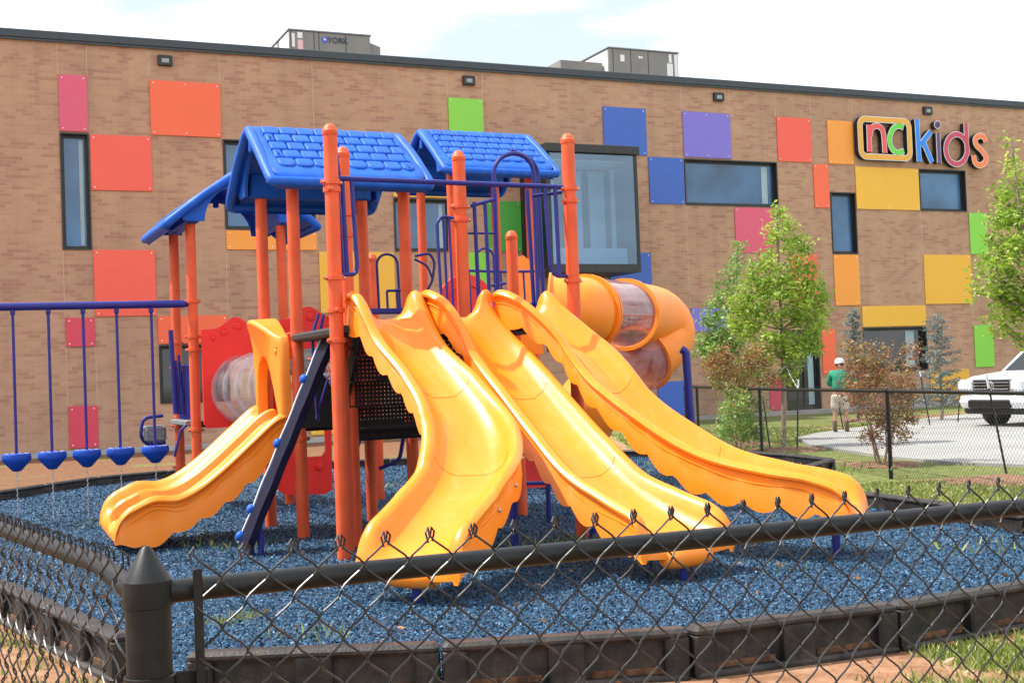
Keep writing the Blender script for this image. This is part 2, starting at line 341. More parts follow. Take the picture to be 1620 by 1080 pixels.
def groundmat():
    m,t,b=nodes('lawn_and_red_dirt'); l=t.links.new
    tc=t.nodes.new('ShaderNodeTexCoord'); a=t.nodes.new('ShaderNodeAttribute'); a.attribute_name='cover'
    def nz(s,d=6,r=.6):
        n=t.nodes.new('ShaderNodeTexNoise'); n.inputs['Scale'].default_value=s; n.inputs['Detail'].default_value=d; n.inputs['Roughness'].default_value=r; l(tc.outputs['Object'],n.inputs['Vector']); return n
    def ramp(src,st):
        r=t.nodes.new('ShaderNodeValToRGB'); e=r.color_ramp.elements; e[0].position=st[0][0]; e[0].color=(*st[0][1],1); e[1].position=st[-1][0]; e[1].color=(*st[-1][1],1)
        for p,c in st[1:-1]: x=e.new(p); x.color=(*c,1)
        l(src,r.inputs[0]); return r
    dirt=ramp(nz(5,9,.7).outputs[0],[(.25,(.17,.075,.035)),(.5,(.42,.22,.125)),(.72,(.60,.37,.24))])
    ch=ramp(nz(16,9,.8).outputs[0],[(.28,(.06,.028,.015)),(.5,(.20,.10,.055)),(.72,(.38,.22,.13))]); a2=t.nodes.new('ShaderNodeAttribute'); a2.attribute_name='chips'; dm=t.nodes.new('ShaderNodeMix'); dm.data_type='RGBA'; l(a2.outputs['Fac'],dm.inputs[0]); l(dirt.outputs[0],dm.inputs[6]); l(ch.outputs[0],dm.inputs[7])
    gr=ramp(nz(9,9,.75).outputs[0],[(.28,(.05,.075,.018)),(.5,(.16,.19,.055)),(.62,(.26,.26,.10)),(.78,(.42,.36,.20))])
    n3=nz(38,5,.7); ad=t.nodes.new('ShaderNodeMath'); ad.operation='MULTIPLY_ADD'; ad.inputs[1].default_value=.9; ad.inputs[2].default_value=-.45; l(n3.outputs[0],ad.inputs[0])
    s=t.nodes.new('ShaderNodeMath'); s.operation='ADD'; l(a.outputs['Fac'],s.inputs[0]); l(ad.outputs[0],s.inputs[1])
    mr=t.nodes.new('ShaderNodeMapRange'); mr.inputs[1].default_value=.36; mr.inputs[2].default_value=.62; l(s.outputs[0],mr.inputs[0])
    mx=t.nodes.new('ShaderNodeMix'); mx.data_type='RGBA'; l(mr.outputs[0],mx.inputs[0]); l(dm.outputs[2],mx.inputs[6]); l(gr.outputs[0],mx.inputs[7]); l(mx.outputs[2],b.inputs['Base Color'])
    b.inputs['Roughness'].default_value=.95; b.inputs['Specular IOR Level'].default_value=.15; bump(t,b,nz(45,8,.75).outputs[0],.9,.03); return m
me.materials.append(groundmat())

# mulch: gently lumpy sheet + loose chips
def mz(x,y): return MUL+.022*noise.noise(Vector((x*1.1,y*1.1,5)))+.012*noise.noise(Vector((x*3.3,y*3.3,9)))-.03*max(0,1-distpoly(x,y,PIT)/.5)
def mulchmat(name,chip=False):
    m,t,b=nodes(name); l=t.links.new; tc=t.nodes.new('ShaderNodeTexCoord')
    if chip:
        a=t.nodes.new('ShaderNodeAttribute'); a.attribute_name='tone'; src=a.outputs['Fac']
    else:
        v=t.nodes.new('ShaderNodeTexVoronoi'); v.inputs['Scale'].default_value=60; l(tc.outputs['Object'],v.inputs['Vector']); sp=t.nodes.new('ShaderNodeSeparateColor'); l(v.outputs['Color'],sp.inputs[0]); src=sp.outputs[0]
        bump(t,b,v.outputs['Distance'],1,.03)
    r=t.nodes.new('ShaderNodeValToRGB'); e=r.color_ramp.elements; e[0].color=(.003,.008,.02,1); e[1].position=1; e[1].color=(.13,.27,.42,1)
    for p,c in ((.2,(.010,.038,.080)),(.6,(.022,.086,.170)),(.85,(.038,.125,.235)),(.96,(.07,.17,.29))): x=e.new(p); x.color=(*c,1)
    l(src,r.inputs[0]); l(r.outputs[0],b.inputs['Base Color']); b.inputs['Roughness'].default_value=.55; b.inputs['Specular IOR Level'].default_value=.3; return m
px_=[p[0] for p in PIT]; py_=[p[1] for p in PIT]
st=.09; gx=np.arange(min(px_)-.3,max(px_)+.3,st); gy=np.arange(min(py_)-.3,max(py_)+.3,st); vid={}; vs=[];fs=[]
ins={}
for i,x in enumerate(gx):
    for j,y in enumerate(gy): ins[i,j]=inpoly(x,y,PIT) and distpoly(x,y,PIT)>.03
for i in range(len(gx)-1):
    for j in range(len(gy)-1):
        q=[(i,j),(i+1,j),(i+1,j+1),(i,j+1)]
        if all(ins[k] for k in q):
            for k in q:
                if k not in vid: vid[k]=len(vs); vs.append((gx[k[0]],gy[k[1]],mz(gx[k[0]],gy[k[1]])))
            fs.append([vid[k] for k in q])
me=bpy.data.meshes.new('rubber_mulch_bed'); me.from_pydata(vs,[],fs); mu=bpy.data.objects.new('rubber_mulch_bed',me); COL.objects.link(mu); mu['kind']='structure'; me.materials.append(mulchmat('blue_rubber_mulch'))
for p in me.polygons: p.use_smooth=True
# loose chips (stuff)
def chips():
    pts=[]
    N=380000; X=rng.uniform(-7.3,4.7,N*2); Y=6+ (rng.uniform(0,1,N*2)**2.0)*15; s=0
    fov=np.abs(X/Y)<.47
    X=X[fov];Y=Y[fov]
    ok=np.zeros(len(X),bool); Pn=np.array(PIT); j=len(Pn)-1
    for i in range(len(Pn)):
        xi,yi=Pn[i];xj,yj=Pn[j]
        c=((yi>Y)!=(yj>Y))&(X<(xj-xi)*(Y-yi)/(yj-yi)+xi); ok^=c; j=i
    X=X[ok];Y=Y[ok]; dm=np.full(len(X),9.)
    for i in range(len(Pn)):
        a_=Pn[i]; b_=Pn[(i+1)%len(Pn)]; e_=b_-a_; t_=np.clip(((X-a_[0])*e_[0]+(Y-a_[1])*e_[1])/(e_@e_),0,1); dm=np.minimum(dm,np.hypot(X-a_[0]-t_*e_[0],Y-a_[1]-t_*e_[1]))
    k_=dm>.06; X=X[k_][:250000];Y=Y[k_][:250000]; n=len(X)
    # bilinear height from the same function on a coarse lattice
    gx=np.arange(-7.8,5.2,.15); gy=np.arange(5.5,21.6,.15); Z=np.array([[mz(a,b_) for b_ in gy] for a in gx])
    fx=(X-gx[0])/.15; fy=(Y-gy[0])/.15; i=fx.astype(int); j=fy.astype(int); fx-=i; fy-=j
    z=Z[i,j]*(1-fx)*(1-fy)+Z[i+1,j]*fx*(1-fy)+Z[i,j+1]*(1-fx)*fy+Z[i+1,j+1]*fx*fy
    a=rng.uniform(0,6.283,n); ti=rng.normal(0,.55,n); L_=rng.uniform(.005,.0115,n)*(1+.03*(Y-6)); Wd=L_*rng.uniform(.35,.7,n)
    dx=np.stack([np.cos(a)*np.cos(ti),np.sin(a)*np.cos(ti),np.sin(ti)],1)*L_[:,None]
    ro=rng.normal(0,.7,n); side=np.stack([-np.sin(a)*np.cos(ro),np.cos(a)*np.cos(ro),np.sin(ro)],1)*Wd[:,None]
    c=np.stack([X,Y,z+.004+rng.uniform(0,.014,n)],1); up=np.zeros((n,3)); up[:,2]=Wd*.5
    V=np.stack([c-dx-side*.6,c+dx*.8-side,c+dx+side*.7,c-dx*.7+side,c+up],1).reshape(-1,3)
    k=np.arange(n)[:,None]*5
    F=np.concatenate([k+np.array([[0,1,4]]),k+np.array([[1,2,4]]),k+np.array([[2,3,4]]),k+np.array([[3,0,4]])],1).reshape(-1,3)
    me=bpy.data.meshes.new('mulch_chips'); me.vertices.add(len(V)); me.vertices.foreach_set('co',V.astype('f').ravel()); me.loops.add(F.size); me.loops.foreach_set('vertex_index',F.ravel().astype('i'))
    me.polygons.add(len(F)); me.polygons.foreach_set('loop_start',np.arange(0,F.size,3,dtype='i')); me.update(); me.validate()
    t=np.repeat(rng.uniform(0,1,n),5); at=me.attributes.new('tone','FLOAT','POINT'); at.data.foreach_set('value',t.astype('f'))
    me.materials.append(mulchmat('blue_rubber_chip',True)); o=bpy.data.objects.new('mulch_chips',me); COL.objects.link(o); o['kind']='stuff'; tag(o,'loose blue shredded rubber chips spread over the playground bed','rubber mulch')
chips()
def flat(name,poly,z,mat,th=.0):
    # sheet following the ground height
    bm=bmesh.new(); vv=[bm.verts.new((x,y,0)) for x,y in poly]; bm.faces.new(vv)
    x0=min(p[0] for p in poly);x1=max(p[0] for p in poly);y0=min(p[1] for p in poly);y1=max(p[1] for p in poly)
    for k in np.arange(x0,x1,1.0): bmesh.ops.bisect_plane(bm,geom=bm.verts[:]+bm.edges[:]+bm.faces[:],plane_co=(k,0,0),plane_no=(1,0,0))
    for k in np.arange(y0,y1,1.0): bmesh.ops.bisect_plane(bm,geom=bm.verts[:]+bm.edges[:]+bm.faces[:],plane_co=(0,k,0),plane_no=(0,1,0))
    for v in bm.verts: v.co.z=gz(v.co.x,v.co.y)+z
    e=[e for e in bm.edges if e.is_boundary]
    r=bmesh.ops.extrude_edge_only(bm,edges=e)
    for v in r['geom']:
        if isinstance(v,bmesh.types.BMVert): v.co.z-=.3
    me=bpy.data.meshes.new(name); bm.to_mesh(me); bm.free(); me.materials.append(mat); o=bpy.data.objects.new(name,me); COL.objects.link(o); o['kind']='structure'; return o
def gp(x,y,z=-.15): p=PZ(x,y,z); return (p.x,p.y)
flat('concrete_drive',[gp(1262,696),gp(1290,688),gp(1335,681),gp(1400,671),gp(1480,661),gp(1560,653),gp(1660,650),(34,37),(34,15),(13,16.6),gp(1620,742),gp(1500,737),gp(1400,727),gp(1330,716),gp(1280,708)],.05,CONC)
flat('sidewalk',[(WB(u,0,n).x,WB(u,0,n).y) for u,n in ((-14,.02),(48,.02),(48,1.15),(-14,1.15))],.10,CONCD)

# ================================================================ SCHOOL BUILDING
B=thing('school_building',FO,'long two storey tan brick building with scattered bright square panels and dark windows','building',rz=WALL_ANG)
Z0,Z1=-.35,11.05; U0,U1=-12,52
WIN=[('Wt',1.71,2.47,5.36,8.55),('W3',6.11,8.76,5.97,8.55),('W2',4.16,6.10,1.09,2.72),('W4',11.18,13.04,5.37,6.99),('W5',21.49,25.26,6.98,8.55),('W6',27.50,28.62,5.37,7.57),('W7',31.58,33.82,6.98,8.53),('W8',28.68,31.60,1.13,2.73),('Wd',25.27,26.72,-.12,2.72)]
BAYO=(15.55,18.4,4.72,8.25)
holes=[w_[1:] for w_ in WIN]+[BAYO]
def wall_front():
    us=sorted({U0,U1}|{h[0] for h in holes}|{h[1] for h in holes}); zs=sorted({Z0,Z1}|{h[2] for h in holes}|{h[3] for h in holes}); b=MB()
    for i in range(len(us)-1):
        for j in range(len(zs)-1):
            cu=(us[i]+us[i+1])/2; cz=(zs[j]+zs[j+1])/2
            if any(h[0]<cu<h[1] and h[2]<cz<h[3] for h in holes): continue
            b.add([WB(us[i],zs[j]),WB(us[i+1],zs[j]),WB(us[i+1],zs[j+1]),WB(us[i],zs[j+1])],[(0,1,2,3)])
    # returns, back and roof
    for a,c in ((U0,U0),(U1,U1)): b.add([WB(a,Z0,0),WB(a,Z0,-22),WB(a,Z1,-22),WB(a,Z1,0)],[(0,1,2,3)])
    b.add([WB(U0,Z0,-22),WB(U1,Z0,-22),WB(U1,Z1,-22),WB(U0,Z1,-22)],[(0,1,2,3)])
    return b
wall_front().build('brick_wall',BRK,B)
b=MB(); ax=(FD,FN,Vector((0,0,1))); b.box(WB((U0+U1)/2,10.7,-11),(U1-U0-.4,21.6,.1),ax); b.build('roof',UNIT,B)
b=MB(); b.box(WB((U0+U1)/2,11.17,-.10),(U1-U0+.3,.42,.23),ax,.02); b.box(WB((U0+U1)/2,11.03,.06),(U1-U0+.3,.04,.06),ax); b.build('roof_edge',CAPM,B)
# interior dark box so glass has depth
INT=simple('dim_interior',(.05,.055,.06),.8,0,.2,.5); INTP=simple('pale_interior',(.80,.86,.84),.8,0,.05,.5)
def window(k,u0,u1,z0,z1,glass,mull=()):
    f=MB(); d=.16; fw=.075
    for c,s_ in (((u0+u1)/2,0),):
        f.box(WB(c,z1-.02,-.10),(u1-u0,.26,.04),ax); f.box(WB(c,z0+.02,-.10),(u1-u0,.26,.04),ax)
    f.box(WB(u0+.02,(z0+z1)/2,-.10),(.04,.26,z1-z0-.08),ax); f.box(WB(u1-.02,(z0+z1)/2,-.10),(.04,.26,z1-z0-.08),ax)
    # sash ring
    f.box(WB((u0+u1)/2,z1-.04-fw/2,-.17),(u1-u0-.08,.07,fw),ax); f.box(WB((u0+u1)/2,z0+.04+fw/2,-.17),(u1-u0-.08,.07,fw),ax)
    f.box(WB(u0+.04+fw/2,(z0+z1)/2,-.17),(fw,.07,z1-z0-.08-2*fw),ax); f.box(WB(u1-.04-fw/2,(z0+z1)/2,-.17),(fw,.07,z1-z0-.08-2*fw),ax)
    for mu_ in mull: f.box(WB(mu_,(z0+z1)/2,-.17),(.05,.07,z1-z0-.08-2*fw),ax)
    fo=f.build('window',FRM,B)
    p=MB(); p.box(WB((u0+u1)/2,(z0+z1)/2,-.19),(u1-u0-.1,.02,z1-z0-.1),ax); p.build('pane',glass,fo)
    return fo
for k,u0,u1,z0,z1 in WIN:
    dark=k in('W2','W8','Wd')
    fo=window(k,u0,u1,z0,z1,GLD if dark else GLS,{'Wd':(26.15,)}.get(k,()))
    if k=='W8': fo['label']='low wide dark window behind the reddish bush'
    if k=='Wt': fo['label']='tall narrow blue glass window at the left'
JREF=simple('painted_jamb_reflection',(.30,.42,.46),.5,0,.06)  # pale strips over the panes paint in the reflection of the jamb
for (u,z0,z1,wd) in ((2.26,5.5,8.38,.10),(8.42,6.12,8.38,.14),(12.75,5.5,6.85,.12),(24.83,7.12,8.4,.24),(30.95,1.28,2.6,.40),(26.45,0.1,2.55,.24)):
    b=MB(); b.box(WB(u,(z0+z1)/2,-.172),(wd,.012,z1-z0),ax); b.build('jamb_reflection',JREF,B)
PAN=[('pink',1.71,2.47,8.58,10.14,'pink'),('b',4.12,6.09,8.58,10.14,'redorange'),('c',2.49,4.14,6.99,8.54,'red'),('d',2.49,4.14,3.53,5.37,'red'),('e',1.72,2.49,2.72,3.52,'magenta'),
('f',4.15,6.10,2.74,3.53,'redorange'),('g',1.73,2.50,-.02,1.13,'magenta'),('h',6.12,8.78,5.38,5.95,'amber'),('i',8.81,11.14,3.53,5.35,'gold'),('j',11.18,13.05,7.01,8.54,'yellow'),('k',8.39,10.6,-.02,.80,'gold'),
('l',13.06,14.23,8.58,10.14,'lime'),('m',14.23,15.40,5.38,6.97,'green'),('n',13.06,14.22,3.53,5.36,'lime'),('o',18.46,20.08,8.58,10.15,'blue'),('p',20.10,21.46,6.99,8.56,'blue'),('q',21.49,23.40,8.59,10.15,'purple'),
('r',23.41,24.95,5.38,6.95,'pink'),('s',25.31,26.78,8.58,10.15,'red'),('t',26.79,27.47,6.99,8.55,'redorange'),('u',27.48,28.62,8.57,10.14,'amber'),('v',28.64,31.56,6.98,8.53,'gold'),('w',33.88,34.78,5.38,6.95,'lime'),
('x',25.67,26.82,3.56,5.37,'red'),('y',27.50,28.62,3.53,5.35,'amber'),('z',31.60,33.87,3.53,5.37,'yellow'),('A',28.66,31.60,2.75,3.51,'gold'),('B',26.83,27.45,1.13,2.72,'redorange'),('C',33.86,34.81,1.14,2.73,'lime'),
('D',31.66,33.54,-.02,1.12,'yellow'),('E',21.51,22.95,2.72,3.53,'purple'),('F',20.10,21.36,-.02,1.12,'blue'),('G',24.55,25.22,-.02,1.12,'magenta'),('H',27.76,28.60,-.02,1.10,'redorange'),('I',18.47,20.06,3.55,5.38,'blue')]
SCR=simple('screw_head',(.8,.8,.8),.4,.3,.05)
for nm,u0,u1,z0,z1,c in PAN:
    b=MB(); b.box(WB((u0+u1)/2,(z0+z1)/2,.022),(u1-u0-.02,.036,z1-z0-.02),ax,.004); po=b.build('wall_panel',PANM[c],B,label=f'{c} square-edged wall panel')
    cols=[u0+.10,u1-.10]+([(u0+u1)/2] if u1-u0>1.75 else [])
    for uu in cols:
        for zz in (z0+.09,z1-.09): s_=MB(); s_.lathe([(.021,0),(.016,.012),(0,.014)],WB(uu,zz,.041),FN,7); s_.build('screw_head',SCR,po)
# control joints
for u,za,zb in ((1.71,10.15,11.04),(2.47,10.15,11.04),(4.12,10.15,11.04),(6.09,10.15,11.04),(8.80,5.4,11.04),(13.06,10.15,11.04),(14.24,8.56,11.04),(20.09,10.16,11.04),(21.49,10.16,11.04),(23.41,10.16,11.04),(25.30,10.16,11.04),(26.79,10.16,11.04),(27.48,10.16,11.04),(28.63,10.16,11.04),(33.86,6.96,11.04),
 (1.72,3.53,5.35),(1.73,1.14,2.71),(2.49,1.14,2.71),(6.11,3.54,5.37),(4.15,1.14,2.7),(21.5,3.56,6.97),(25.28,5.4,6.97),(28.64,3.56,5.36),(31.59,3.52,6.97),(33.87,2.76,3.52),(20.09,1.14,3.53),(26.82,2.74,3.54)):
    cj=MB(); cj.box(WB(u,(za+zb)/2,.002),(.016,.006,zb-za),ax); cj.build('control_joint',MORT,B)
# bay window
u0,u1,z0,z1,n1=15.40,18.52,4.56,8.46,2.0
f=MB(); T=.10
f.box(WB((u0+u1)/2,z1-.13,n1/2+.04),(u1-u0+.12,n1+.1,.26),ax,.015)
f.box(WB((u0+u1)/2,z0+.08,n1/2),(u1-u0,n1,.16),ax)
for uu in (u0+T/2,u1-T/2):
    f.box(WB(uu,(z0+z1)/2-.06,n1-T/2),(T,T,z1-z0-.45),ax)
f.box(WB(u0+.09,(z0+z1)/2-.06,.11),(.18,.2,z1-z0-.45),ax)
f.box(WB(u1-.09,(z0+z1)/2-.06,.11),(.18,.2,z1-z0-.45),ax)
f.box(WB((u0+u1)/2,z0+.2,n1-.05),(u1-u0-2*T,.09,.09),ax)
by=f.build('bay_window',FRM,B,label='large projecting box window framed in black')
b=MB(); b.box(WB((u0+u1)/2,(z0+z1)/2-.06,n1-.03),(u1-u0-2*T,.012,z1-z0-.45),ax); b.build('pane',GLB,by)
for uu in (u0+.05,u1-.05):
    b=MB(); b.box(WB(uu,(z0+z1)/2-.06,(n1+.1)/2),(.012,n1-.35,z1-z0-.45),ax); b.build('pane',GLSIDE,by)
# room behind the bay
b=MB(); D=4.5
b.add([WB(14.2,3.9,-D),WB(19.8,3.9,-D),WB(19.8,8.9,-D),WB(14.2,8.9,-D)],[(0,1,2,3)])
b.add([WB(14.2,4.62,-.02),WB(19.8,4.62,-.02),WB(19.8,4.62,-D),WB(14.2,4.62,-D)],[(0,1,2,3)])
b.add([WB(14.2,8.7,-.02),WB(19.8,8.7,-.02),WB(19.8,8.7,-D),WB(14.2,8.7,-D)],[(0,1,2,3)])
for uu in (14.2,19.8): b.add([WB(uu,4.6,-.02),WB(uu,4.6,-D),WB(uu,8.7,-D),WB(uu,8.7,-.02)],[(0,1,2,3)])
b.build('bay_room',INT,B)
b=MB()
b.box(WB(16.95,8.02,1.0),(2.6,1.4,.03),ax)
for uu,wd,nn in ((16.30,.10,.5),(17.05,.52,.5),(17.85,.55,.5),(18.22,.14,.9)): b.box(WB(uu,6.35,nn),(wd,.05,3.1),ax)
b.box(WB(16.9,4.98,.9),(2.7,1.5,.7),ax)
b.build('bay_curtains',INTP,B)
# wall lights
LENS=simple('light_lens',(.26,.30,.30),.25,0,.05)
for u in (4.565,13.77,22.95,32.1):
    b=MB(); b.box(WB(u,10.69,.055),(.40,.11,.29),ax,.012); wl=b.build('wall_light',FRM,B)
    b=MB(); b.box(WB(u,10.68,.113),(.20,.01,.12),ax,.004); b.build('lens',LENS,wl)

# ================================================================ SIGN
def ribbon(path,wd,n0,n1,closed=False):
    # path: list of (u,z); flat stroke with mitred joints between depths n0..n1
    b=MB(); P=[Vector((a,c)) for a,c in path]; m=len(P); rings=[]
    for i,p in enumerate(P):
        if closed: t=(P[(i+1)%m]-P[i-1]).normalized()
        else: t=(P[min(i+1,m-1)]-P[max(i-1,0)]).normalized()
        q=Vector((-t.y,t.x))*wd/2
        rings.append([WB(p.x+q.x,p.y+q.y,n0),WB(p.x+q.x,p.y+q.y,n1),WB(p.x-q.x,p.y-q.y,n1),WB(p.x-q.x,p.y-q.y,n0)])
    if closed: rings.append(rings[0])
    b.loft(rings,not closed,not closed,False); return b
def FP(x,y,n=.25):
    p0=WB(0,0,n); r=ray(x,y); t=(p0-EYE).dot(FN)/r.dot(FN); p=EYE+r*t; q=p-FO; return (q.dot(FD),p.z)
def zp(x,y): return FP(1340+x/6.231,160+y/6.231)
def crv(pts,n=6): 
    return [(p.x,p.y) for p in smooth_path([Vector((*zp(*q),0)) for q in pts],n)]
def arcpts(cx,cy,rx,ry,a0,a1,n=28): return [zp(cx+rx*math.cos(R(a0+(a1-a0)*k/n)),cy-ry*math.sin(R(a0+(a1-a0)*k/n))) for k in range(n+1)]
SG=thing('wall_sign',WB(31.9,8.7,.1),'raised multicoloured lettering sign reading nckids high on the brick wall','sign',rz=WALL_ANG)
RET=simple('sign_black_return',(.014,.014,.016),.4,0,.1); TRM=simple('sign_pale_trim',(.72,.74,.78),.4,0,.04)
def face(n,c): return simple('sign_'+n,c,.35,0,.03)
sw=.175
def letter(name,label,strokes,c,wd=sw):
    body=MB();tr=MB();fc=MB(); e=0
    for st,cl in strokes:
        for mb,w_,a,d in ((body,wd+.035,.06,.245),(tr,wd+.035,.2455,.258),(fc,wd-.012,.2585,.268)):
            r_=ribbon(st,w_,a+e,d+e,cl); mb.add(r_.v,r_.f)
        e+=.0021
    o=body.build(name,RET,SG,label=label); tr.build('trim',TRM,o); fc.build('face',face(name+label[:4],c),o)
def rrect(u0,u1,z0,z1,r):
    P=[]
    for cx,cz,a in ((u1-r,z1-r,0),(u0+r,z1-r,90),(u0+r,z0+r,180),(u1-r,z0+r,270)):
        for k in range(8): P.append((cx+r*math.cos(R(a+k*90/7)),cz+r*math.sin(R(a+k*90/7))))
    return P
fu0=FP(1358,220)[0]+.095; fu1=FP(1442.2,222)[0]-.095; fz1=FP(1366,184)[1]-.095; fz0=FP(1430,254.5)[1]+.095
letter('sign_frame','amber rounded rectangle around the letters n and c',[(rrect(fu0,fu1,fz0,fz1,.24),True)],(.72,.36,.04),.19)
letter('letter','red letter n',[([zp(214,234),zp(222,500)],False),(crv([(226,345),(238,275),(285,245),(335,268),(360,335),(372,512)]),False)],(.74,.085,.075),.185)
letter('letter','bright green letter c',[(crv([(556,262),(512,246),(455,272),(420,360),(435,455),(490,508),(560,492)]),False)],(.13,.60,.06),.185)
letter('letter','blue letter k',[([zp(688,180),zp(711,598)],False),([zp(822,305),zp(722,432)],False),([zp(745,395),zp(836,604)],False)],(.015,.22,.80),.19)
letter('letter','dark violet letter i',[([zp(896,315),zp(909,612)],False),(arcpts(890,235,12,14,0,330,12),True)],(.10,.05,.16),.17)
letter('letter','crimson letter d',[(arcpts(1079,475,106,147,0,347,32),True),([zp(1169,222),zp(1184,520)],False)],(.52,.045,.105),.185)
letter('letter','orange letter s',[(crv([(1368,400),(1345,356),(1305,345),(1264,375),(1272,432),(1330,492),(1370,560),(1352,612),(1302,634),(1260,602),(1248,535)]),False)],(.86,.20,.05),.19)

# ================================================================ ROOFTOP UNITS
def roofp(x,y,n): return FP(x,y,n)
def rtu(n,x0,y0,x1,y1,depth,label,hoodside,extra):
    (ua,za)=roofp(x0,y0,n); (ub,zb)=roofp(x1,y1,n); zt=za; zb=10.75
    o=thing('rooftop_unit',WB(ua,10.75,n),label,'air conditioner','rooftop air conditioners',WALL_ANG)
    b=MB(); b.box(WB((ua+ub)/2,(zb+zt)/2,n-depth/2),(ub-ua,depth,zt-zb),ax,.02); cab=b.build('cabinet',UNIT,o)
    b=MB(); b.box(WB((ua+ub)/2,zt+.02,n-depth/2),(ub-ua+.08,depth+.08,.05),ax,.01); b.build('lid',GREYM,o)
    b=MB()
    for k in extra['seams']: 
        uu=ua+(ub-ua)*k; b.box(WB(uu,(zb+zt)/2,n+.004),(.02,.012,zt-zb-.06),ax)
    b.build('panel_seams',FRM,cab)
    b=MB()
    for k in (.15,.5,.85): b.box(WB(ua-.006,(zb+zt)/2,n-depth*k),(.012,depth*.28,zt-zb-.12),ax)
    b.build('side_panel',UNITW,o)
    for (k0,k1,h0,h1,mt) in extra['stick']:
        b=MB(); b.box(WB(ua+(ub-ua)*(k0+k1)/2,zt-(zt-zb)*(h0+h1)/2,n+.007),((ub-ua)*(k1-k0),.006,(zt-zb)*(h1-h0)),ax); b.build('sticker',mt,o)
    return o,ua,ub,zt
WH=simple('sticker_white',(.7,.7,.7),.5,0,.2,30); PK=simple('sticker_pink',(.7,.42,.42),.5,0,.2,40); LB=simple('logo_blue',(.05,.10,.62),.4,0,.05)
o1,ua,ub,zt=rtu(-5,457,47.5,585.5,57,4.5,'grey rooftop unit with a blue badge and dark lettering, the left one','r',{'seams':(.02,.30,.36,.69),'stick':((.03,.065,.04,.22,WH),(.10,.16,.02,.10,WH),(.10,.165,.12,.36,PK),(.035,.075,.35,.55,WH))})
b=MB(); hz=zt-.12
P_=[(0,hz),(.46,hz-.15),(.36,10.75),(0,10.75)]
b.prism([(ub+a,c) for a,c in P_],WB(0,0,-5.3),FD,Vector((0,0,1)),-FN,2.2); b.build('intake_hood',UNIT,o1)
def text(s,u,z,n,size,mat,par,bold=.012):
    cu=bpy.data.curves.new('lettering','FONT'); cu.body=s; cu.size=size; cu.extrude=.01; cu.offset=bold; t=bpy.data.objects.new('lettering',cu); COL.objects.link(t)
    dg=bpy.context.evaluated_depsgraph_get(); me=bpy.data.meshes.new_from_object(t.evaluated_get(dg)); bpy.data.objects.remove(t)
    o=bpy.data.objects.new('lettering',me); COL.objects.link(o); me.materials.clear(); me.materials.append(mat); o.parent=par
    M=Matrix((FD,Vector((0,0,1)),FN)).transposed().to_4x4(); M.translation=WB(u,z,n); L_=parent_world(par).inverted()@M
    o.location=L_.to_translation(); o.rotation_euler=L_.to_euler(); return o
lt=ub-ua; text('YORK',ua+lt*.465,zt-.33,-4.985,.265,simple('logo_dark',(.03,.035,.06),.4),o1,.002)
b=MB(); b.box(WB(ua+lt*.43,zt-.25,-4.99),(.17,.02,.17),(( FD+Vector((0,0,.25))).normalized(),FN,(Vector((0,0,1))-FD*.25).normalized()),.008); b.build('badge',LB,o1)
b=MB(); b.box(WB(ua+lt*.43,zt-.24,-4.977),(.07,.01,.07),((FD+Vector((0,0,1))).normalized(),FN,(Vector((0,0,1))-FD).normalized()),.004); b.build('badge_mark',WH,o1)
o2,ua,ub,zt=rtu(-5,962.5,76,1072.5,84.5,8,'grey rooftop unit with white stickers at its right corner, the right one','l',{'seams':(.06,.31,.56),'stick':((.16,.22,.08,.17,WH),(.42,.48,.08,.11,WH),(.94,.985,.02,.88,WH),(.86,.90,.02,.14,WH),(.83,.915,.15,.42,WH))})
b=MB(); hz=zt-.5
b.box(WB(ua-.95,(hz+10.75)/2,-5.4),(1.75,.05,hz-10.75),ax); b.box(WB(ua-.95,hz,-6.6),(1.75,2.4,.05),ax); b.box(WB(ua-1.8,(hz+10.75)/2,-6.6),(.05,2.4,hz-10.8),ax); b.build('intake_hood',UNIT,o2)
# ================================================================ PLAY STRUCTURE
PS=thing('play_structure',PO,'large playground climber with orange posts, blue shingled roofs and yellow slides on blue mulch','play structure',rz=ANG)
ZV=Vector((0,0,1)); AX=(UD,VD,ZV)
PR=.057
def ztop(x,y,u,v): return PY(x,y,W(u,v).y).z
POSTS={}
def post(k,u,v,zt,clamps=(),zb=-.3,cap=True):
    b=MB(); b.lathe([(PR,zb-.0),(PR,zt)],W(u,v),ZV,20); o=b.build('post',ORG,PS); POSTS[k]=(o,u,v,zt)
    if cap:
        c=MB(); c.lathe([(PR+.004,-.035),(PR+.006,-.03),(PR+.006,0),(PR+.002,.004),(PR*.93,.022),(PR*.72,.042),(PR*.4,.055),(0,.059)],W(u,v,zt),ZV,20); c.build('post_cap',ORG,o)
    for cz,ang in clamps: clamp(o,u,v,cz,ang)
    return o
def clamp(o,u,v,z,ang=0):
    c=MB(); c.lathe([(PR+.001,-.022),(PR+.012,-.02),(PR+.014,0),(PR+.012,.02),(PR+.001,.022)],W(u,v,z),ZV,20,False)
    d=UD*math.cos(R(ang))+VD*math.sin(R(ang)); e=Vector((-d.y,d.x,0))
    for s_ in (-1,1): c.box(W(u,v,z)+d*(s_*(PR+.02)),(.036,.030,.034),(d,e,ZV),.008)
    c.build('clamp',ORG,o)
    for s_ in (-1,1):
        q=MB(); q.lathe([(.009,0),(.009,.006),(0,.008)],W(u,v,z)+d*(s_*(PR+.021))-e*.015,-e if e.y>0 else e,8); q.build('bolt',STL,o)
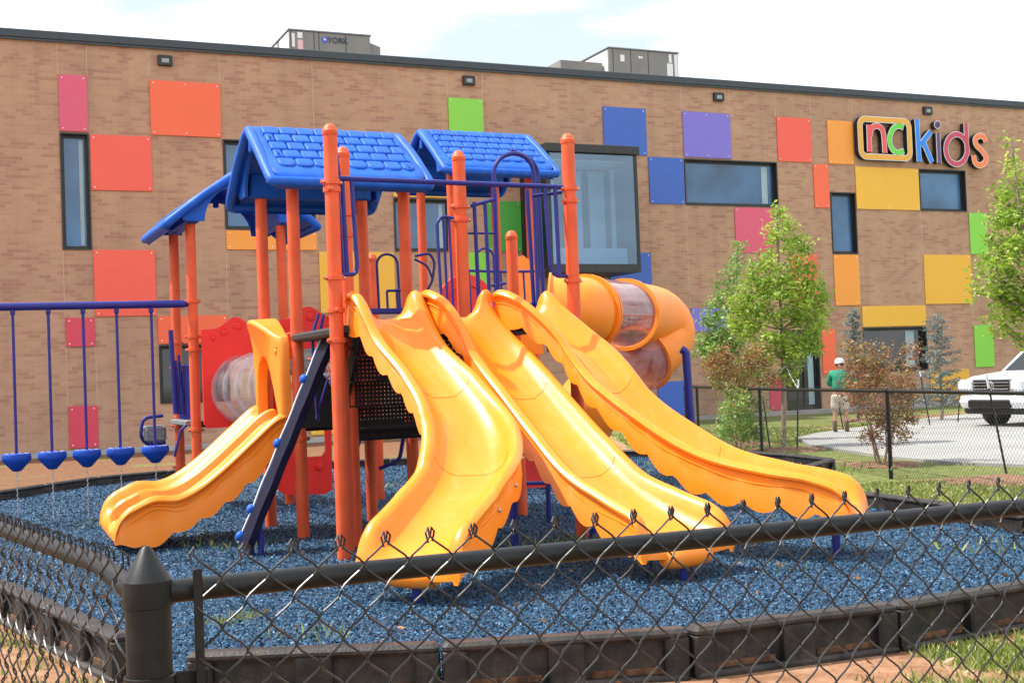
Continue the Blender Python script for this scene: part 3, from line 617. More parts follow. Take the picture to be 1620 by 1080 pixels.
P=[('P1',0,0,3.50,((3.09,10),(3.03,60),(2.33,5),(2.07,80),(1.83,20))),('P1s',.31,.67,3.45,((2.93,20),(2.75,60))),('P3',1.38,.67,3.46,((3.02,0),(2.90,-10))),
('P2',2.13,0,3.52,((3.10,0),(2.99,20),(2.30,10))),('P4',2.41,1.83,2.90,((2.22,10),)),
('A',.07,2.63,3.33,((1.95,70),)),('B',.1,1.56,3.31,((1.95,175),(1.0,10))),('C',1.1,2.6,3.33,()),('D',1.17,1.55,3.33,((1.07,10),)),
('G',.85,4.9,3.36,()),('E',-.2,4.9,3.36,((2.48,180),(2.08,170),(1.93,0),(1.02,0))),('F',-.2,5.97,3.36,((2.05,0),(1.75,0),(1.05,0),(.55,0))),('H',.87,5.97,3.36,()),
('P6',1.85,4.57,2.95,()),('T1',2.98,5.83,4.05,((2.55,10),(2.15,0))),('T2',4.05,5.83,4.05,((2.6,0),)),('T3',2.98,4.77,4.05,()),('T4',4.05,4.77,4.05,()),('L1',-3.4,4.9,2.75,())]
for k,u,v,zt,cl in P: post(k,u,v,zt,cl,cap=k in('P1','P1s','P2','P3','P4','P6','L1'))
# extra short support under the big deck
post('S1',.16,.42,1.86,((1.78,30),),cap=False)

# ---- roofs
def roof(o,A,C,a0,a1,half,zr,ze,label):
    # A ridge direction, C across; o origin on the ridge line (z=0)
    def Q(a,c,z): return o+A*a+C*c+ZV*z
    prof=[]
    n=7; sl=(zr-ze)/half
    top=[(-half-.01,ze-.10),(-half-.045,ze-.085),(-half-.055,ze-.04),(-half-.035,ze+.012),(-half+.01,ze+.05)]
    top+=[(-half+half*k/n,ze+.05+(zr-ze-.04)*(k/n)**1.03) for k in range(1,n)]+[(-.04,zr-.005),(0,zr+.01)]
    full=top+[(-c,z) for c,z in top[-2::-1]]
    inner=[(c*.985,z-.05) if abs(c)<half-.02 else (c*.96,z-.012) for c,z in full][::-1]
    ring=full+inner
    L_=[]
    def ins(c):
        q=max(0,min(1,(abs(c)-(half-.12))/.16)); return .13*(1-math.sqrt(max(0,1-q*q)))
    for a,k,sg in ((a0,0,1),(a0+.03,1,1),(a0+.17,1,0),(a1-.17,1,0),(a1-.03,1,-1),(a1,0,-1)):
        L_.append([Q(a+sg*ins(c),c*(1 if k else .985),z-(0 if k else .012)) for c,z in ring])
    b=MB(); b.loft(L_,True,True,True); rf=b.build('roof',BLU,PS,label=label)
    # rolled rim all round
    rim=MB()
    side=[(c,z-.022) for c,z in full[1:-1]]
    for sd in (-1,1):
        zz=lambda c: ze+.028+(zr-ze-.04)*(1-abs(c)/half)
        lp=[Q(a0+.02,0,zr-.03),Q(a0+.01,sd*.07,zz(.07)+.0),Q(a0,sd*half*.5,zz(half*.5)),Q(a0,sd*(half-.03),ze+.0),Q(a0+.01,sd*(half+.03),ze-.055),Q(a1-.01,sd*(half+.03),ze-.055),Q(a1,sd*(half-.03),ze+.0),Q(a1,sd*half*.5,zz(half*.5)),Q(a1-.01,sd*.07,zz(.07)),Q(a1-.02,0,zr-.03)]
        rim.tube(rounded(lp,.13,6),.048,12)
    rim.build('roof_rim',BLU,rf)
    # shingles
    rows=5; ln=math.hypot(half,zr-ze)
    for sd in (-1,1):
        d=(C*(sd*half)+ZV*(ze-zr)).normalized(); nrm=(C*(sd*(zr-ze))+ZV*half).normalized()
        sh=MB()
        for r_ in range(rows):
            t=.075+r_*(ln-.17)/rows; hgt=(ln-.17)/rows-.020
            p=a0+.10; w0=.168
            first=.09 if r_%2 else w0
            while p<a1-.10:
                ww=min(first,a1-.095-p); first=w0
                if ww>.035:
                    cc=Q(p+ww/2,0,zr+.018)+d*(t+hgt/2)+nrm*.012
                    hx,hy=(ww-.014)/2,hgt/2; q=.010; rings=[]
                    for zz,k in ((-.014,0),(.014,.001),(.022,.005),(.0255,.012),(.027,.03)):
                        a_,b_=hx-k,hy-k; lo=.018 if r_<rows-1 else .036
                        pts=[(a_-q,-b_),(a_,-b_+q),(a_,b_-lo),(a_-lo,b_),(-a_+lo,b_),(-a_,b_-lo),(-a_,-b_+q),(-a_+q,-b_)]
                        rings.append([cc+A*x+d*y+nrm*zz for x,y in pts])
                    sh.loft(rings,True,True,True)
                p+=ww+.0
        so_=sh.build('shingles',BLU,rf)
    # inner skirts above the posts and gable arches
    for c in (-.535,.535):
        b=MB(); zc=ze+(half-abs(c))*sl; b.box(Q((a0+a1)/2,c,(ze+.02+zc)/2-.0),(a1-a0-.26,.15,zc-ze+.03),(A,C,ZV),.02); b.build('post_bracket',BLU,rf)
    for a in (a0+.06,a1-.09):
        outer=[(-.66,ze-.0),(-.72,ze+.08),(0,zr-.05),(.72,ze+.08),(.66,ze-.0)]
        arch=[(.43*math.cos(R(t)),ze-.0+(zr-ze-.18)*math.sin(R(t))) for t in range(0,181,12)]
        b=MB(); b.prism(outer+arch[::-1][0:0]+[(x,z) for x,z in arch],Q(a,0,0),C,ZV,A,.03); b.build('gable_arch',BLU,rf)
        b=MB(); b.box(Q(a-.02 if a<(a0+a1)/2 else a+.03,0,zr-.17),(.05,.07,.14),(A,C,ZV),.012); b.build('ridge_block',BLU,rf)
    return rf
roof(W(0,2.1),UD,VD,-.17,1.33,.84,3.93,3.34,'near blue gable roof')
roof(W(0,5.30),UD,VD,2.78,4.30,.84,4.66,4.06,'tallest blue gable roof at the back')
roof(W(.36,0),VD,-UD,4.64,6.2,.84,3.97,3.38,'low blue gable roof at the left')

# ---- slides
SEAM=simple('mould_seam_orange',(.62,.17,.008),.5)  # darker orange for the seam lines across the troughs
TILT=-1
def slide(st,name,label,skf=1,divider=False,mat=YEL,scal=.26,entry=True,n=12):
    pos=[s[0] for s in st]; fine=smooth_path(pos,n); m=len(fine)
    par=smooth_path([Vector(s[1:4]) for s in st],n)
    # arc length
    acc=[0]
    for i in range(1,m): acc.append(acc[-1]+(fine[i]-fine[i-1]).length)
    Ltot=acc[-1]; rings=[]
    extra=[]
    for i in range(m):
        t=fine[min(i+1,m-1)]-fine[max(i-1,0)]; t.z=0; t.normalize(); lat=Vector((t.y,-t.x,0))  # right-hand side seen going down
        w_,wh,sk=par[i]; W2=w_/2
        s=acc[i]; end=Ltot-s
        q_=1
        if end<.17: q_=math.sqrt(max(.0,1-((.17-end)/.17)**2)); wh=wh*(q_*.86+.14)
        if s<.06 and entry: wh=wh-.045*(1-math.sqrt(max(0,1-((.06-s)/.06)**2)))
        drop=-.03*(1-end/.07)**2 if end<.07 else 0
        skb=par[i][1]-(sk+skf*.062*abs(math.sin(PI*s/scal))*min(1,max(0,end-.1)/.2))
        if end<.17: skb=skb*q_+(-.045)*(1-q_)
        def H(h,c=0): return h+drop-(.032*c/W2 if divider else 0)
        left=[(-W2-.052,skb),(-W2-.046,(skb+wh)/2),(-W2-.030,wh-.072),(-W2-.034,wh-.060),(-W2-.060,wh-.052),(-W2-.064,wh-.034),(-W2-.048,wh-.010),(-W2-.02,wh+.004),(-W2+.010,wh-.004),(-W2+.035,wh-.035),(-W2+.055,wh*.55),(-W2+.085,min(wh*.3,.055)),(-W2+.15,.012)]
        if divider:
            mid=[(-.11,.006),(-.05,.03),(-.026,wh*.86),(0,wh*.98),(.026,wh*.86),(.05,.03),(.11,.006)]
        else: mid=[(-W2*.35,.0),(0,-.004),(W2*.35,.0)]
        under=[(W2+.02,skb),(W2+.01,min(-.02,skb+.04)),(W2-.1,-.03),(0,-.035),(-W2+.1,-.03),(-W2-.01,min(-.02,skb+.04)),(-W2-.02,skb)]
        prof=left+mid+[(-c,h) for c,h in left[::-1]]+under
        rings.append([fine[i]+lat*c+ZV*H(h,c*TILT) for c,h in prof])
    b=MB(); b.loft(rings,True,True,True); o=b.build(name,mat,PS,label=label)
    for base,amp,ph in ((.115,.010,0),(.165,.022,1.1)):
        for sd_ in (-1,1):
            pl=[]
            for i in range(4,m-6):
                t=fine[i+1]-fine[i-1]; t.z=0; t.normalize(); lat=Vector((t.y,-t.x,0)); pl.append(fine[i]+lat*(sd_*(par[i][0]/2+.041))+ZV*(par[i][1]-base+amp*math.sin(acc[i]*9+ph)))
            q=MB(); q.tube(pl,.0055,6); q.build('moulded_ridge',mat,o)
    return o,fine,par,acc
s1=[(W(.40,.05,1.985),.50,.235,.33),(W(.405,-.13,1.965),.50,.21,.28),(PY(650,565,9.82),.50,.15,.18),(PY(702,628,9.46),.52,.165,.18),(PY(742,695,9.08),.56,.17,.19),(PY(744,762,8.68),.60,.19,.21),(PY(708,822,8.34),.64,.20,.24),(PY(668,872,8.06),.66,.21,.27),(PY(642,902,7.90),.67,.21,.27)]
o1_,f1,p1_,a1_=slide(s1,'slide','curved yellow slide bending back to the left',)
s2=[(W(1.03,.05,1.985),.50,.235,.33),(W(1.045,-.13,1.965),.50,.21,.28),(PY(786,572,10.13),.50,.15,.18),(PY(846,650,9.74),.51,.165,.19),(PY(905,722,9.36),.53,.165,.20),(PY(960,782,9.02),.56,.17,.22),(PY(1018,824,8.74),.62,.20,.25),(PY(1070,855,8.50),.68,.22,.28),(PY(1090,864,8.40),.70,.22,.28)]
o2_,f2,p2_,a2_=slide(s2,'slide','straight yellow slide in the middle of three')
s3=[(W(1.64,.05,1.985),.50,.235,.31),(W(1.70,-.12,1.965),.49,.20,.24),(PY(922,562,10.36),.48,.145,.17),(PY(988,640,10.04),.49,.15,.19),(PY(1062,702,9.78),.52,.17,.25),(PY(1142,748,9.54),.53,.17,.28),(PY(1232,772,9.33),.55,.17,.26),(PY(1296,786,9.22),.57,.18,.25),(PY(1362,805,9.10),.58,.17,.23)]
o3_,f3,p3_,a3_=slide(s3,'slide','long yellow slide sweeping to the right')
# moulded bolts along the left skirts, and end legs
for o,f,par,acc in ((o1_,f1,p1_,a1_),(o2_,f2,p2_,a2_),(o3_,f3,p3_,a3_)):
    b=MB(); e=f[-6]; t=(f[-1]-f[-12]); t.z=0; t.normalize(); lat=Vector((t.y,-t.x,0)); b.tube([e+lat*x*.21+ZV*-.07 for x in (-1,-.95,-.8,-.4,0,.4,.8,.95,1)],[.02,.05,.07,.078,.08,.078,.07,.05,.02],16); b.build('slide_foot',YEL,PS)
    for fr_ in (.36,.66):
        i_=min(range(len(acc)),key=lambda q:abs(acc[q]-fr_*acc[-1])); t=(f[i_+1]-f[i_-1]); t.z=0; t.normalize(); lat=Vector((t.y,-t.x,0)); W2=par[i_][0]/2; wh=par[i_][1]
        hp=[(-W2+.035,wh-.035),(-W2+.055,wh*.55),(-W2+.085,min(wh*.3,.055)),(-W2+.15,.012),(-W2*.35,.0),(0,-.004)]; hp=hp+[(-c,h) for c,h in hp[-2::-1]]
        b=MB(); b.tube([f[i_]+lat*c+ZV*(h+.0003) for c,h in hp],.0028,6); b.build('mould_seam',SEAM,PS)
    s_next=.14
    for i in range(1,len(f)-1):
        if acc[i]>=s_next and acc[i]<acc[-1]-.5:
            s_next+=.30; t=(f[i+1]-f[i-1]); t.z=0; t.normalize(); lat=Vector((t.y,-t.x,0)); p=f[i]-lat*(par[i][0]/2+.058)+ZV*(par[i][1]-.15)
            b=MB(); b.lathe([(.016,0),(.014,.006),(.008,.009),(0,.009)],p,-lat,10); b.build('skirt_bolt',STL,o)
    e=f[-5]; q=f[-9]; b=MB(); b.tube([Vector((q.x,q.y,-.2)),Vector((q.x,q.y,q.z-.03))],.03,12); b.build('slide_leg',NAV,PS)
sd=[(W(.02,2.09,1.17),.94,.12,.34),(W(-.12,2.09,1.12),.94,.12,.34),(W(-.34,2.09,.935),.94,.12,.34),(W(-.58,2.09,.73),.94,.12,.32),(W(-.80,2.09,.57),.94,.12,.29),(W(-1.0,2.09,.48),.94,.125,.29),(W(-1.20,2.09,.43),.94,.18,.39),(W(-1.38,2.09,.36),.94,.18,.34),(W(-1.54,2.09,.30),.94,.17,.26)]
od,fd_,pd_,ad_=slide(sd,'double_slide','short yellow slide with two lanes at the left',.7,True)
b=MB(); b.tube([W(-1.2,2.09,-.2),W(-1.2,2.09,.38)],.03,10); b.build('slide_leg',NAV,PS)
# slide hoods (yellow entry walls between posts)
# ---- arch hood over the double slide
def hood():
    b=MB(); Cc=2.08
    outer=[(-.52,1.20),(-.52,1.55),(-.525,1.86),(-.49,1.93),(-.40,1.965),(-.28,2.03),(-.16,2.09),(-.05,2.12),(.08,2.12),(.20,2.08),(.32,2.00),(.42,1.88),(.48,1.76),(.495,1.66),(.47,1.58),(.46,1.20)]
    inner=[(.35,1.20),(.35,1.50),(.32,1.62),(.25,1.71),(.15,1.765),(.05,1.77),(-.05,1.72),(-.15,1.61),(-.24,1.48),(-.32,1.34),(-.40,1.20)]
    poly=outer+inner
    rings=[]
    for k,(off,sc) in enumerate(((.03,0),(-.02,0),(-.045,.01),(-.06,.03),(-.068,.05))):
        L_=[]
        for i,(c,z) in enumerate(poly):
            if i<len(outer): cc=c*(1-sc*1.2); zz=z-(z-1.5)*sc*1.3 if z>1.5 else z
            else: cc=c*(1+sc*.4); zz=z
            bul=.15*max(0,(z-1.60)/.5)*math.cos(min(1,abs(c)/.52)*PI/2) if i<len(outer) else .0
            L_.append(W(off-(bul if k>1 else 0),Cc+cc,zz))
        rings.append(L_)
    n=len(poly)
    vs=[p for r_ in rings for p in r_]; fs=[]
    for i in range(len(rings)-1):
        for j in range(n): k=(j+1)%n; fs.append((i*n+j,i*n+k,(i+1)*n+k,(i+1)*n+j))
    b.add(vs,fs,True)
    # caps bridged outer/inner
    no=len(outer); ni=len(inner)
    for base in (0,(len(rings)-1)*n):
        pts=[rings[0 if base==0 else -1][i] for i in range(n)]
        bm=bmesh.new(); vv=[bm.verts.new((poly[i][0],poly[i][1],0)) for i in range(n)]; es=[bm.edges.new((vv[i],vv[(i+1)%n])) for i in range(n)]
        bmesh.ops.triangle_fill(bm,use_beauty=True,edges=es); bm.verts.index_update()
        b.add(pts,[tuple(v.index for v in f_.verts) for f_ in bm.faces],False); bm.free()
    o=b.build('slide_hood',YEL2,PS,label='yellow arched hood over the double slide')
    md=o.modifiers.new('bev','BEVEL'); md.width=.015; md.segments=2; md.limit_method='ANGLE'; md.angle_limit=R(40)
    for cc,zz,rr in ((-.40,1.80,.028),(-.44,1.84,.014),(-.36,1.84,.014),(-.40,1.86,.014)):
        q=MB(); q.lathe([(rr,0),(rr*.8,.008),(0,.012)],W(-.075,Cc+cc,zz),-UD,10); q.build('paw_relief',YEL2,o)
hood()

# ---- decks, stairs
def perf():
    m,t,b=nodes('perforated_deck'); l=t.links.new; o=t.nodes['Material Output']
    b.inputs['Base Color'].default_value=(.010,.010,.011,1); b.inputs['Roughness'].default_value=.6
    tc=t.nodes.new('ShaderNodeTexCoord'); sc=t.nodes.new('ShaderNodeVectorMath'); sc.operation='SCALE'; sc.inputs['Scale'].default_value=1/.034; l(tc.outputs['Object'],sc.inputs[0])
    fr=t.nodes.new('ShaderNodeVectorMath'); fr.operation='FRACTION'; l(sc.outputs[0],fr.inputs[0]); sb=t.nodes.new('ShaderNodeVectorMath'); sb.operation='SUBTRACT'; sb.inputs[1].default_value=(.5,.5,.5); l(fr.outputs[0],sb.inputs[0])
    sp=t.nodes.new('ShaderNodeSeparateXYZ'); l(sb.outputs[0],sp.inputs[0]); cb=t.nodes.new('ShaderNodeCombineXYZ'); l(sp.outputs[0],cb.inputs[0]); l(sp.outputs[2],cb.inputs[1])
    ln=t.nodes.new('ShaderNodeVectorMath'); ln.operation='LENGTH'; l(cb.outputs[0],ln.inputs[0]); lt=t.nodes.new('ShaderNodeMath'); lt.operation='LESS_THAN'; lt.inputs[1].default_value=.17; l(ln.outputs['Value'],lt.inputs[0])
    tr=t.nodes.new('ShaderNodeBsdfTransparent'); mx=t.nodes.new('ShaderNodeMixShader'); l(lt.outputs[0],mx.inputs[0]); l(b.outputs[0],mx.inputs[1]); l(tr.outputs[0],mx.inputs[2]); l(mx.outputs[0],o.inputs[0]); return m
PERF=perf()
def deck(u0,u1,v0,v1,z,label=None,th=.075,poly=None):
    b=MB(); b.box(W((u0+u1)/2,(v0+v1)/2,z-th/2),(u1-u0,v1-v0,th),AX,.02); b.build('deck',BLKP,PS,label=label)
deck(.03,2.1,-.02,1.5,1.95,'high deck behind the three slides'); deck(.1,1.15,1.58,2.62,1.14); deck(-.16,.83,4.94,5.93,1.12); deck(3.0,4.03,4.8,5.8,2.3); deck(1.2,2.38,1.6,3.2,1.55)
for k in range(4):
    z1=1.90-k*.205; v=.30+k*.16
    b=MB(); b.box(W(.72,v,z1-.095),(.90,.006,.185),AX); b.build('stair_riser',PERF,PS)
    b=MB(); b.box(W(.72,v+.075,z1-.2),(.92,.165,.022),AX,.006); b.build('stair_tread',BLKP,PS)
b=MB(); b.box(W(.72,.98,1.04),(.94,.10,.12),AX,.02); b.build('stair_base',BLKP,PS)
b=MB(); b.prism([(.24,1.92),(.24,1.83),(.94,1.0),(1.04,1.0),(1.04,1.12),(.36,1.92)],W(.26,0),VD,ZV,UD,.03); b.build('stair_side',BLKP,PS)
b=MB(); b.prism([(-.02,1.10),(.62,1.10),(.30,1.6)],W(.0,1.5),UD,ZV,VD,.03); b.build('stair_side',BLKP,PS)
b=MB(); b.box(W(-.2,5.44,1.10),(.22,.95,.06),AX,.01); b.build('grey_tread',GREYM,PS)

# ---- climbing plank on the left
d_=(W(-.60,.8,.18)-W(.17,.8,1.86)); Lp=d_.length; dd=d_.normalized(); nn=VD.cross(dd).normalized()
if nn.z<0: nn=-nn
mid=(W(-.60,.8,.18)+W(.17,.8,1.86))/2
b=MB(); NW=40
rings=[]
for i in range(NW+1):
    t=i/NW-.5; wv=.010*math.sin(i/NW*PI*9); c=mid+dd*(t*Lp); a=.15+wv
    rings.append([c-VD*a-nn*.03,c+VD*a-nn*.03,c+VD*a+nn*.03,c-VD*a+nn*.03])
b.loft(rings,True,True,False); pk=b.build('climbing_plank',PLK,PS,label='steep navy climbing board leaning at the left')
b=MB(); rings=[]
for i in range(NW+1):
    t=i/NW-.5; wv=.010*math.sin(i/NW*PI*9); c=mid+dd*(t*Lp); a=.151+wv
    rings.append([c+VD*(a-.022)+nn*.0302,c+VD*a+nn*.0302,c+VD*(a)+nn*.038,c+VD*(a-.022)+nn*.038])
b.loft(rings,True,True,False); b.build('pale_face',EDGE,pk)  # narrow paler strip along the board's back edge
for t in (-.30,.02,.34,.47):
    c=mid+dd*(t*Lp)+nn*.02+VD*.155; q=MB(); q.lathe([(.028,-.03),(.042,-.01),(.046,.02),(.036,.04),(.02,.05),(0,.052)],c,nn,12); q.build('handhold',BLU,pk)
for t in (-.42,-.2,.0,.2,.38):
    for s_ in (-.09,.05):
        q=MB(); q.lathe([(.011,0),(.009,.005),(0,.006)],mid+dd*(t*Lp)-nn*.0305+VD*s_,-nn,8); q.build('bolt',STL,pk)
b=MB(); 
for vv,uu in ((.68,-.50),(.93,-.52)):
    b=MB(); b.tube([W(uu,vv,-.2),W(uu,vv,.33)],.026,10); b.build('plank_leg',NAV,PS)
# climber frame of violet bars beside the plank
CLIMB=True
# ---- violet rails
def rail(pts,r=.017,rr=.07,nm='rail',closed=False):
    b=MB(); b.tube(rounded(pts,rr) if rr else pts,r,8,True,closed); return b.build(nm,NAV,PS)
for pl in ([(504,496),(494,529),(497,600),(503,665)],[(512,498),(505,530),(507,575)],[(519,600),(510,630),(501,662)]): rail([PV(x,y,1.1) for x,y in pl],.014,.06,'climber_bar')
zt1=PV(530,282,0).z; zt2=PV(885,296,0).z
rail([W(.05,0,zt1),W(2.08,0,zt2)],.021,0,'top_rail')
def V0(x,y,v=0): return PV(x,y,v)
# guards hanging from the top rail
rail([V0(556,284),V0(565,420),V0(563,434),W(.04,0,PV(530,434,0).z)],.018,.05,'guard_rail')
rail([V0(541,284,.05),V0(549,432,.05)],.020,0); rail([V0(533,286,.1),V0(541,432,.1)],.020,0)
rail([V0(524,232,.1),V0(528,226,.1),V0(532,240,.1),V0(538,290,.1)],.016,.03)
rail([V0(862,296),V0(871,425),V0(880,437),W(2.10,0,PV(900,437,0).z)],.018,.05,'guard_rail')
rail([V0(878,297,.0),V0(885,436,.0)],.018,0); rail([V0(842,310,.1),W(2.08,0.05,PV(890,303,0).z)],.015,0)
# tall arches of the climber behind the slides
def hoop(v,x0,x1,yb,yt,r=.019,lean=10,nm='climbing_hoop'):
    xm=(x0+x1)/2; h=(x1-x0)/2; pts=[PV(x0+lean,yb,v)]
    for k in range(0,13):
        a=PI-PI*k/12; pts.append(PV(xm+h*math.cos(a),yt+h-h*math.sin(a)*1.0,v))
    pts.append(PV(x1+lean,yb,v)); b=MB(); b.tube(pts,r,8); return b.build(nm,NAV,PS)
hoop(.75,781,844,492,243,.021,8)
rail([PV(808,238,.9),PV(838,250,.9),PV(851,268,.9),PV(860,478,.9)],.020,.12,'climbing_hoop')
rail([PV(834,300,.8),PV(846,500,.8)],.019,0); rail([PV(826,482,.8),PV(868,480,.8)],.016,0); rail([PV(834,500,.8),PV(866,497,.8)],.019,0)
# barriers either side of the middle post
b3=1.38
rail([W(b3,.67,2.90),PV(700,342,.67),PV(691,352,.67),PV(700,505,.67)],.015,.05,'barrier')
for x in (701,710): rail([PV(x,342,.67),PV(x+8,505,.67)],.012,0,'barrier_bar')
rail([W(b3,.67,3.0),PV(781,316,.67)],.017,0,'barrier')
for x in (750,767): rail([PV(x,320,.67),PV(x+9,505,.67)],.017,0,'barrier_bar')
rail([PV(738,369,.72),PV(781,369,.72)],.010,0,'barrier_bar')
# hoops and rails on the far side
hoop(2.7,596,629,492,402,.014,4); hoop(3.2,753,781,500,393,.014,4)
rail([PV(657,405,2.4),PV(680,400,2.4),PV(688,415,2.4),PV(684,445,2.4),PV(672,466,2.4)],.014,.05)
rail([PV(656,410,2.4),PV(676,420,2.4),PV(684,440,2.4)],.012,.05)
rail([PV(612,460,2.2),PV(636,459,2.2)],.014,0); 
for x in (612,628): rail([PV(x,461,2.2),PV(x+2,497,2.2)],.012,0,'barrier_bar')
rail([PV(738,428,3.6),PV(800,430,3.6),PV(848,429,3.6)],.016,0)
for x in (742,757,792,816,828,840): rail([PV(x,430,3.6),PV(x+4,497,3.6)],.012,0,'barrier_bar')
rail([PV(778,452,1.8),PV(800,448,1.8)],.015,0)
b=MB(); b.box(PV(625,492,1.5),(.5,.03,.055),AX,.01); b.build('violet_kick_plate',NAV,PS)
# slatted barrier between the two left posts
for k in range(9):
    vv=4.98+k*.11; zt=1.9 if k in(0,8) else 1.78-.16*abs(4-k)/4
    b=MB(); b.tube([W(-.2,vv,1.12),W(-.2,vv,zt)],.017,8); b.build('barrier_bar',NAV,PS)
for k,x in enumerate((270,277,284,291,297)):
    b=MB(); b.tube([PV(x,522 if k in(0,) else 566+4*k,5.5),PV(x+8,655,5.5)],.020 if k else .03,8); b.build('barrier_bar',NAV,PS)
rail([W(-.2,4.98,1.76),W(-.2,5.9,1.76)],.015,0)
rail([PV(258,657,5.9),PV(226,661,5.9),PV(222,690,5.9),PV(232,703,5.9),PV(262,700,5.9)],.022,.08,'step_handle')
b=MB(); b.box(PV(243,686,6.0),(.26,.3,.20),AX,.03); b.build('grey_step',GREYM,PS)
rail([PV(300,668,5.0),PV(286,680,5.0),PV(276,722,5.0)],.016,.04)

# ---- beam with hanging pods
zb=2.455; b=MB(); b.tube([W(-3.4,4.9,zb-.02),W(-.31,4.9,zb)],.043,14); b.build('overhead_beam',NAV,PS); b=MB(); b.tube([W(-.31,4.9,zb),W(-.24,4.9,zb)],[.043,.03],12); b.build('beam_end',NAV,PS)
for u in (-2.83,-2.47,-2.11,-1.75,-1.39,-1.035,-.66):
    zp_=.865
    b=MB(); b.lathe([(.02,-.19),(.045,-.185),(.145,-.075),(.150,-.06),(.150,-.012),(.142,.0),(.06,.004),(0,.006)],W(u,4.9,zp_),ZV,24); po_=b.build('hanging_pod',POD,PS,label='small blue cone-shaped stepping pod hanging from the beam')
    b=MB(); b.tube([W(u,4.9,zp_),W(u,4.9,zb-.09)],.0165,8); b.build('pod_pole',NAV,po_)
    b=MB(); b.box(W(u,4.9,zb-.065),(.05,.045,.07),AX,.008); b.build('pod_hanger',NAV,po_)
    b=MB(); n_=46; b.tube([W(u,4.9,MUL-.05+(zp_-.19-MUL+.05)*k/n_)+UD*(.004*math.sin(k*1.57)) for k in range(n_+1)],[.007 if k%2 else .0035 for k in range(n_+1)],6); b.build('chain',STL,po_)
    for k in range(10):
        a=k*36; 
        if u>-2.3: q=MB(); q.lathe([(.008,0),(.006,.004),(0,.005)],W(u,4.9,zp_+.002)+UD*.115*math.cos(R(a))+VD*.115*math.sin(R(a)),ZV,6); q.build('grip_bump',EDGE,po_)

# ---- red panels, clear tube
def circ(c,z,r,n=28): return [(c+r*math.cos(2*PI*k/n),z+r*math.sin(2*PI*k/n)) for k in range(n)]
def redpanel(x0,w,zb_,zt_,c,rz_,rad,orig,X,N,label,bumps=True):
    top=[]
    n=26
    for k in range(n+1):
        t=k/n; z=zt_-.17+.14*math.exp(-((t-.42)/.16)**2)+.10*math.exp(-((t-.74)/.08)**2)+.07*math.exp(-((t-.95)/.07)**2)
        top.append((x0+w*t,z))
    poly=[(x0,zb_+.04),(x0+.04,zb_),(x0+w-.04,zb_),(x0+w,zb_+.04)]+top[::-1]
    b=MB(); b.prism(poly,orig,X,ZV,N,.05,[circ(c,rz_,rad)]); o=b.build('tube_panel',RED,PS,label=label)
    if bumps:
        for t,dz,r_ in ((.14,-.26,.035),(.27,-.20,.04),(.44,-.13,.055),(.66,-.15,.035),(.80,-.17,.045)):
            b=MB(); b.lathe([(r_,0),(r_*.85,.010),(r_*.8,.004),(0,.012)],orig+X*(x0+w*t)+ZV*(zt_+dz)-N*.0,-N,14); b.build('round_relief',RED,o)
    return o
redpanel(-.14,.93,1.04,2.32,.34,1.46,.37,W(0,4.72),UD,VD,'red panel with a round opening left of the yellow hood')
redpanel(.12,.96,1.10,2.30,.58,1.50,.36,W(0,2.66),UD,VD,'red panel with a round opening behind the orange posts right of the hood')
def tubeseg(path,r,mat,name,label=None,th=.012,flange=True,n=28,par=None,par_f=None):
    path=[Vector(p) for p in path]; b=MB(); b.tube(path,r,n,False); 
    o=b.build(name,mat,par or PS,fix=False,label=label); 
    if mat is not CLR: md=o.modifiers.new('s','SOLIDIFY'); md.thickness=th; md.offset=-1
    if flange:
        for i,j in ((0,1),(-1,-2)):
            t=(path[j]-path[i]).normalized(); q=MB(); q.lathe([(r-.005,0),(r+.035,0),(r+.035,.02),(r-.005,.02),(r-.005,0)],path[i],t,n,False); q.build('flange',mat if par_f is None else par_f,o)
    return o
cp=[W(.34+.24*k/20,4.74-2.0*k/20,1.46+.04*k/20) for k in range(21)]
for a,b_ in ((0,4),(4,8),(8,12),(12,16),(16,20)): tubeseg(cp[a:b_+1],.37,CLR,'clear_tube')
# low red play panel under the far deck
def pvp(x,y,v=4.75): p=PV(x,y,v); return (uvz(p)[0],p.z)
outer=[pvp(441,648),pvp(441,775),pvp(452,783),pvp(515,781),pvp(526,774),pvp(524,640)]
hole=[pvp(474,664),pvp(474,714),pvp(480,723),pvp(510,721),pvp(516,712),pvp(514,662)]
b=MB(); b.prism(outer,W(0,4.75),UD,ZV,VD,.05,[hole]); rp=b.build('low_red_panel',RED,PS,label='red play panel with a window under the far deck')
for x,y in ((478,735),(505,738)): q=MB(); q.lathe([(.045,0),(.035,.02),(0,.025)],PV(x,y,4.74),-VD,12); q.build('round_relief',RED,rp)
b=MB(); b.prism([pvp(822,702,4.2),pvp(822,766,4.2),pvp(830,772,4.2),pvp(866,770,4.2),pvp(872,762,4.2),pvp(870,700,4.2)],W(0,4.2),UD,ZV,VD,.06); rp=b.build('low_red_panel',RED,PS,label='red panel seen between the two nearer slides')
for zz in (.55,.70,.86):
    b=MB(); b.box(W(uvz(PV(846,735,4.2))[0],4.17,zz),(.36,.05,.05),AX,.015); b.build('red_rib',RED,rp)
rail([PV(874,713,2.6),PV(830,714,2.6),PV(823,722,2.6),PV(825,758,2.6),PV(832,764,2.6),PV(872,763,2.6)],.022,.05,'step_handle')
q=PZ(869,825,MUL); b=MB(); b.tube([Vector((q.x,q.y,-.2)),Vector((q.x,q.y,.95))],.024,10); b.build('support_leg',NAV,PS)
q=PZ(815,862,MUL); b=MB(); b.tube([Vector((q.x,q.y,-.2)),Vector((q.x,q.y,1.1))],.036,12); b.build('support_leg',NAV,PS)
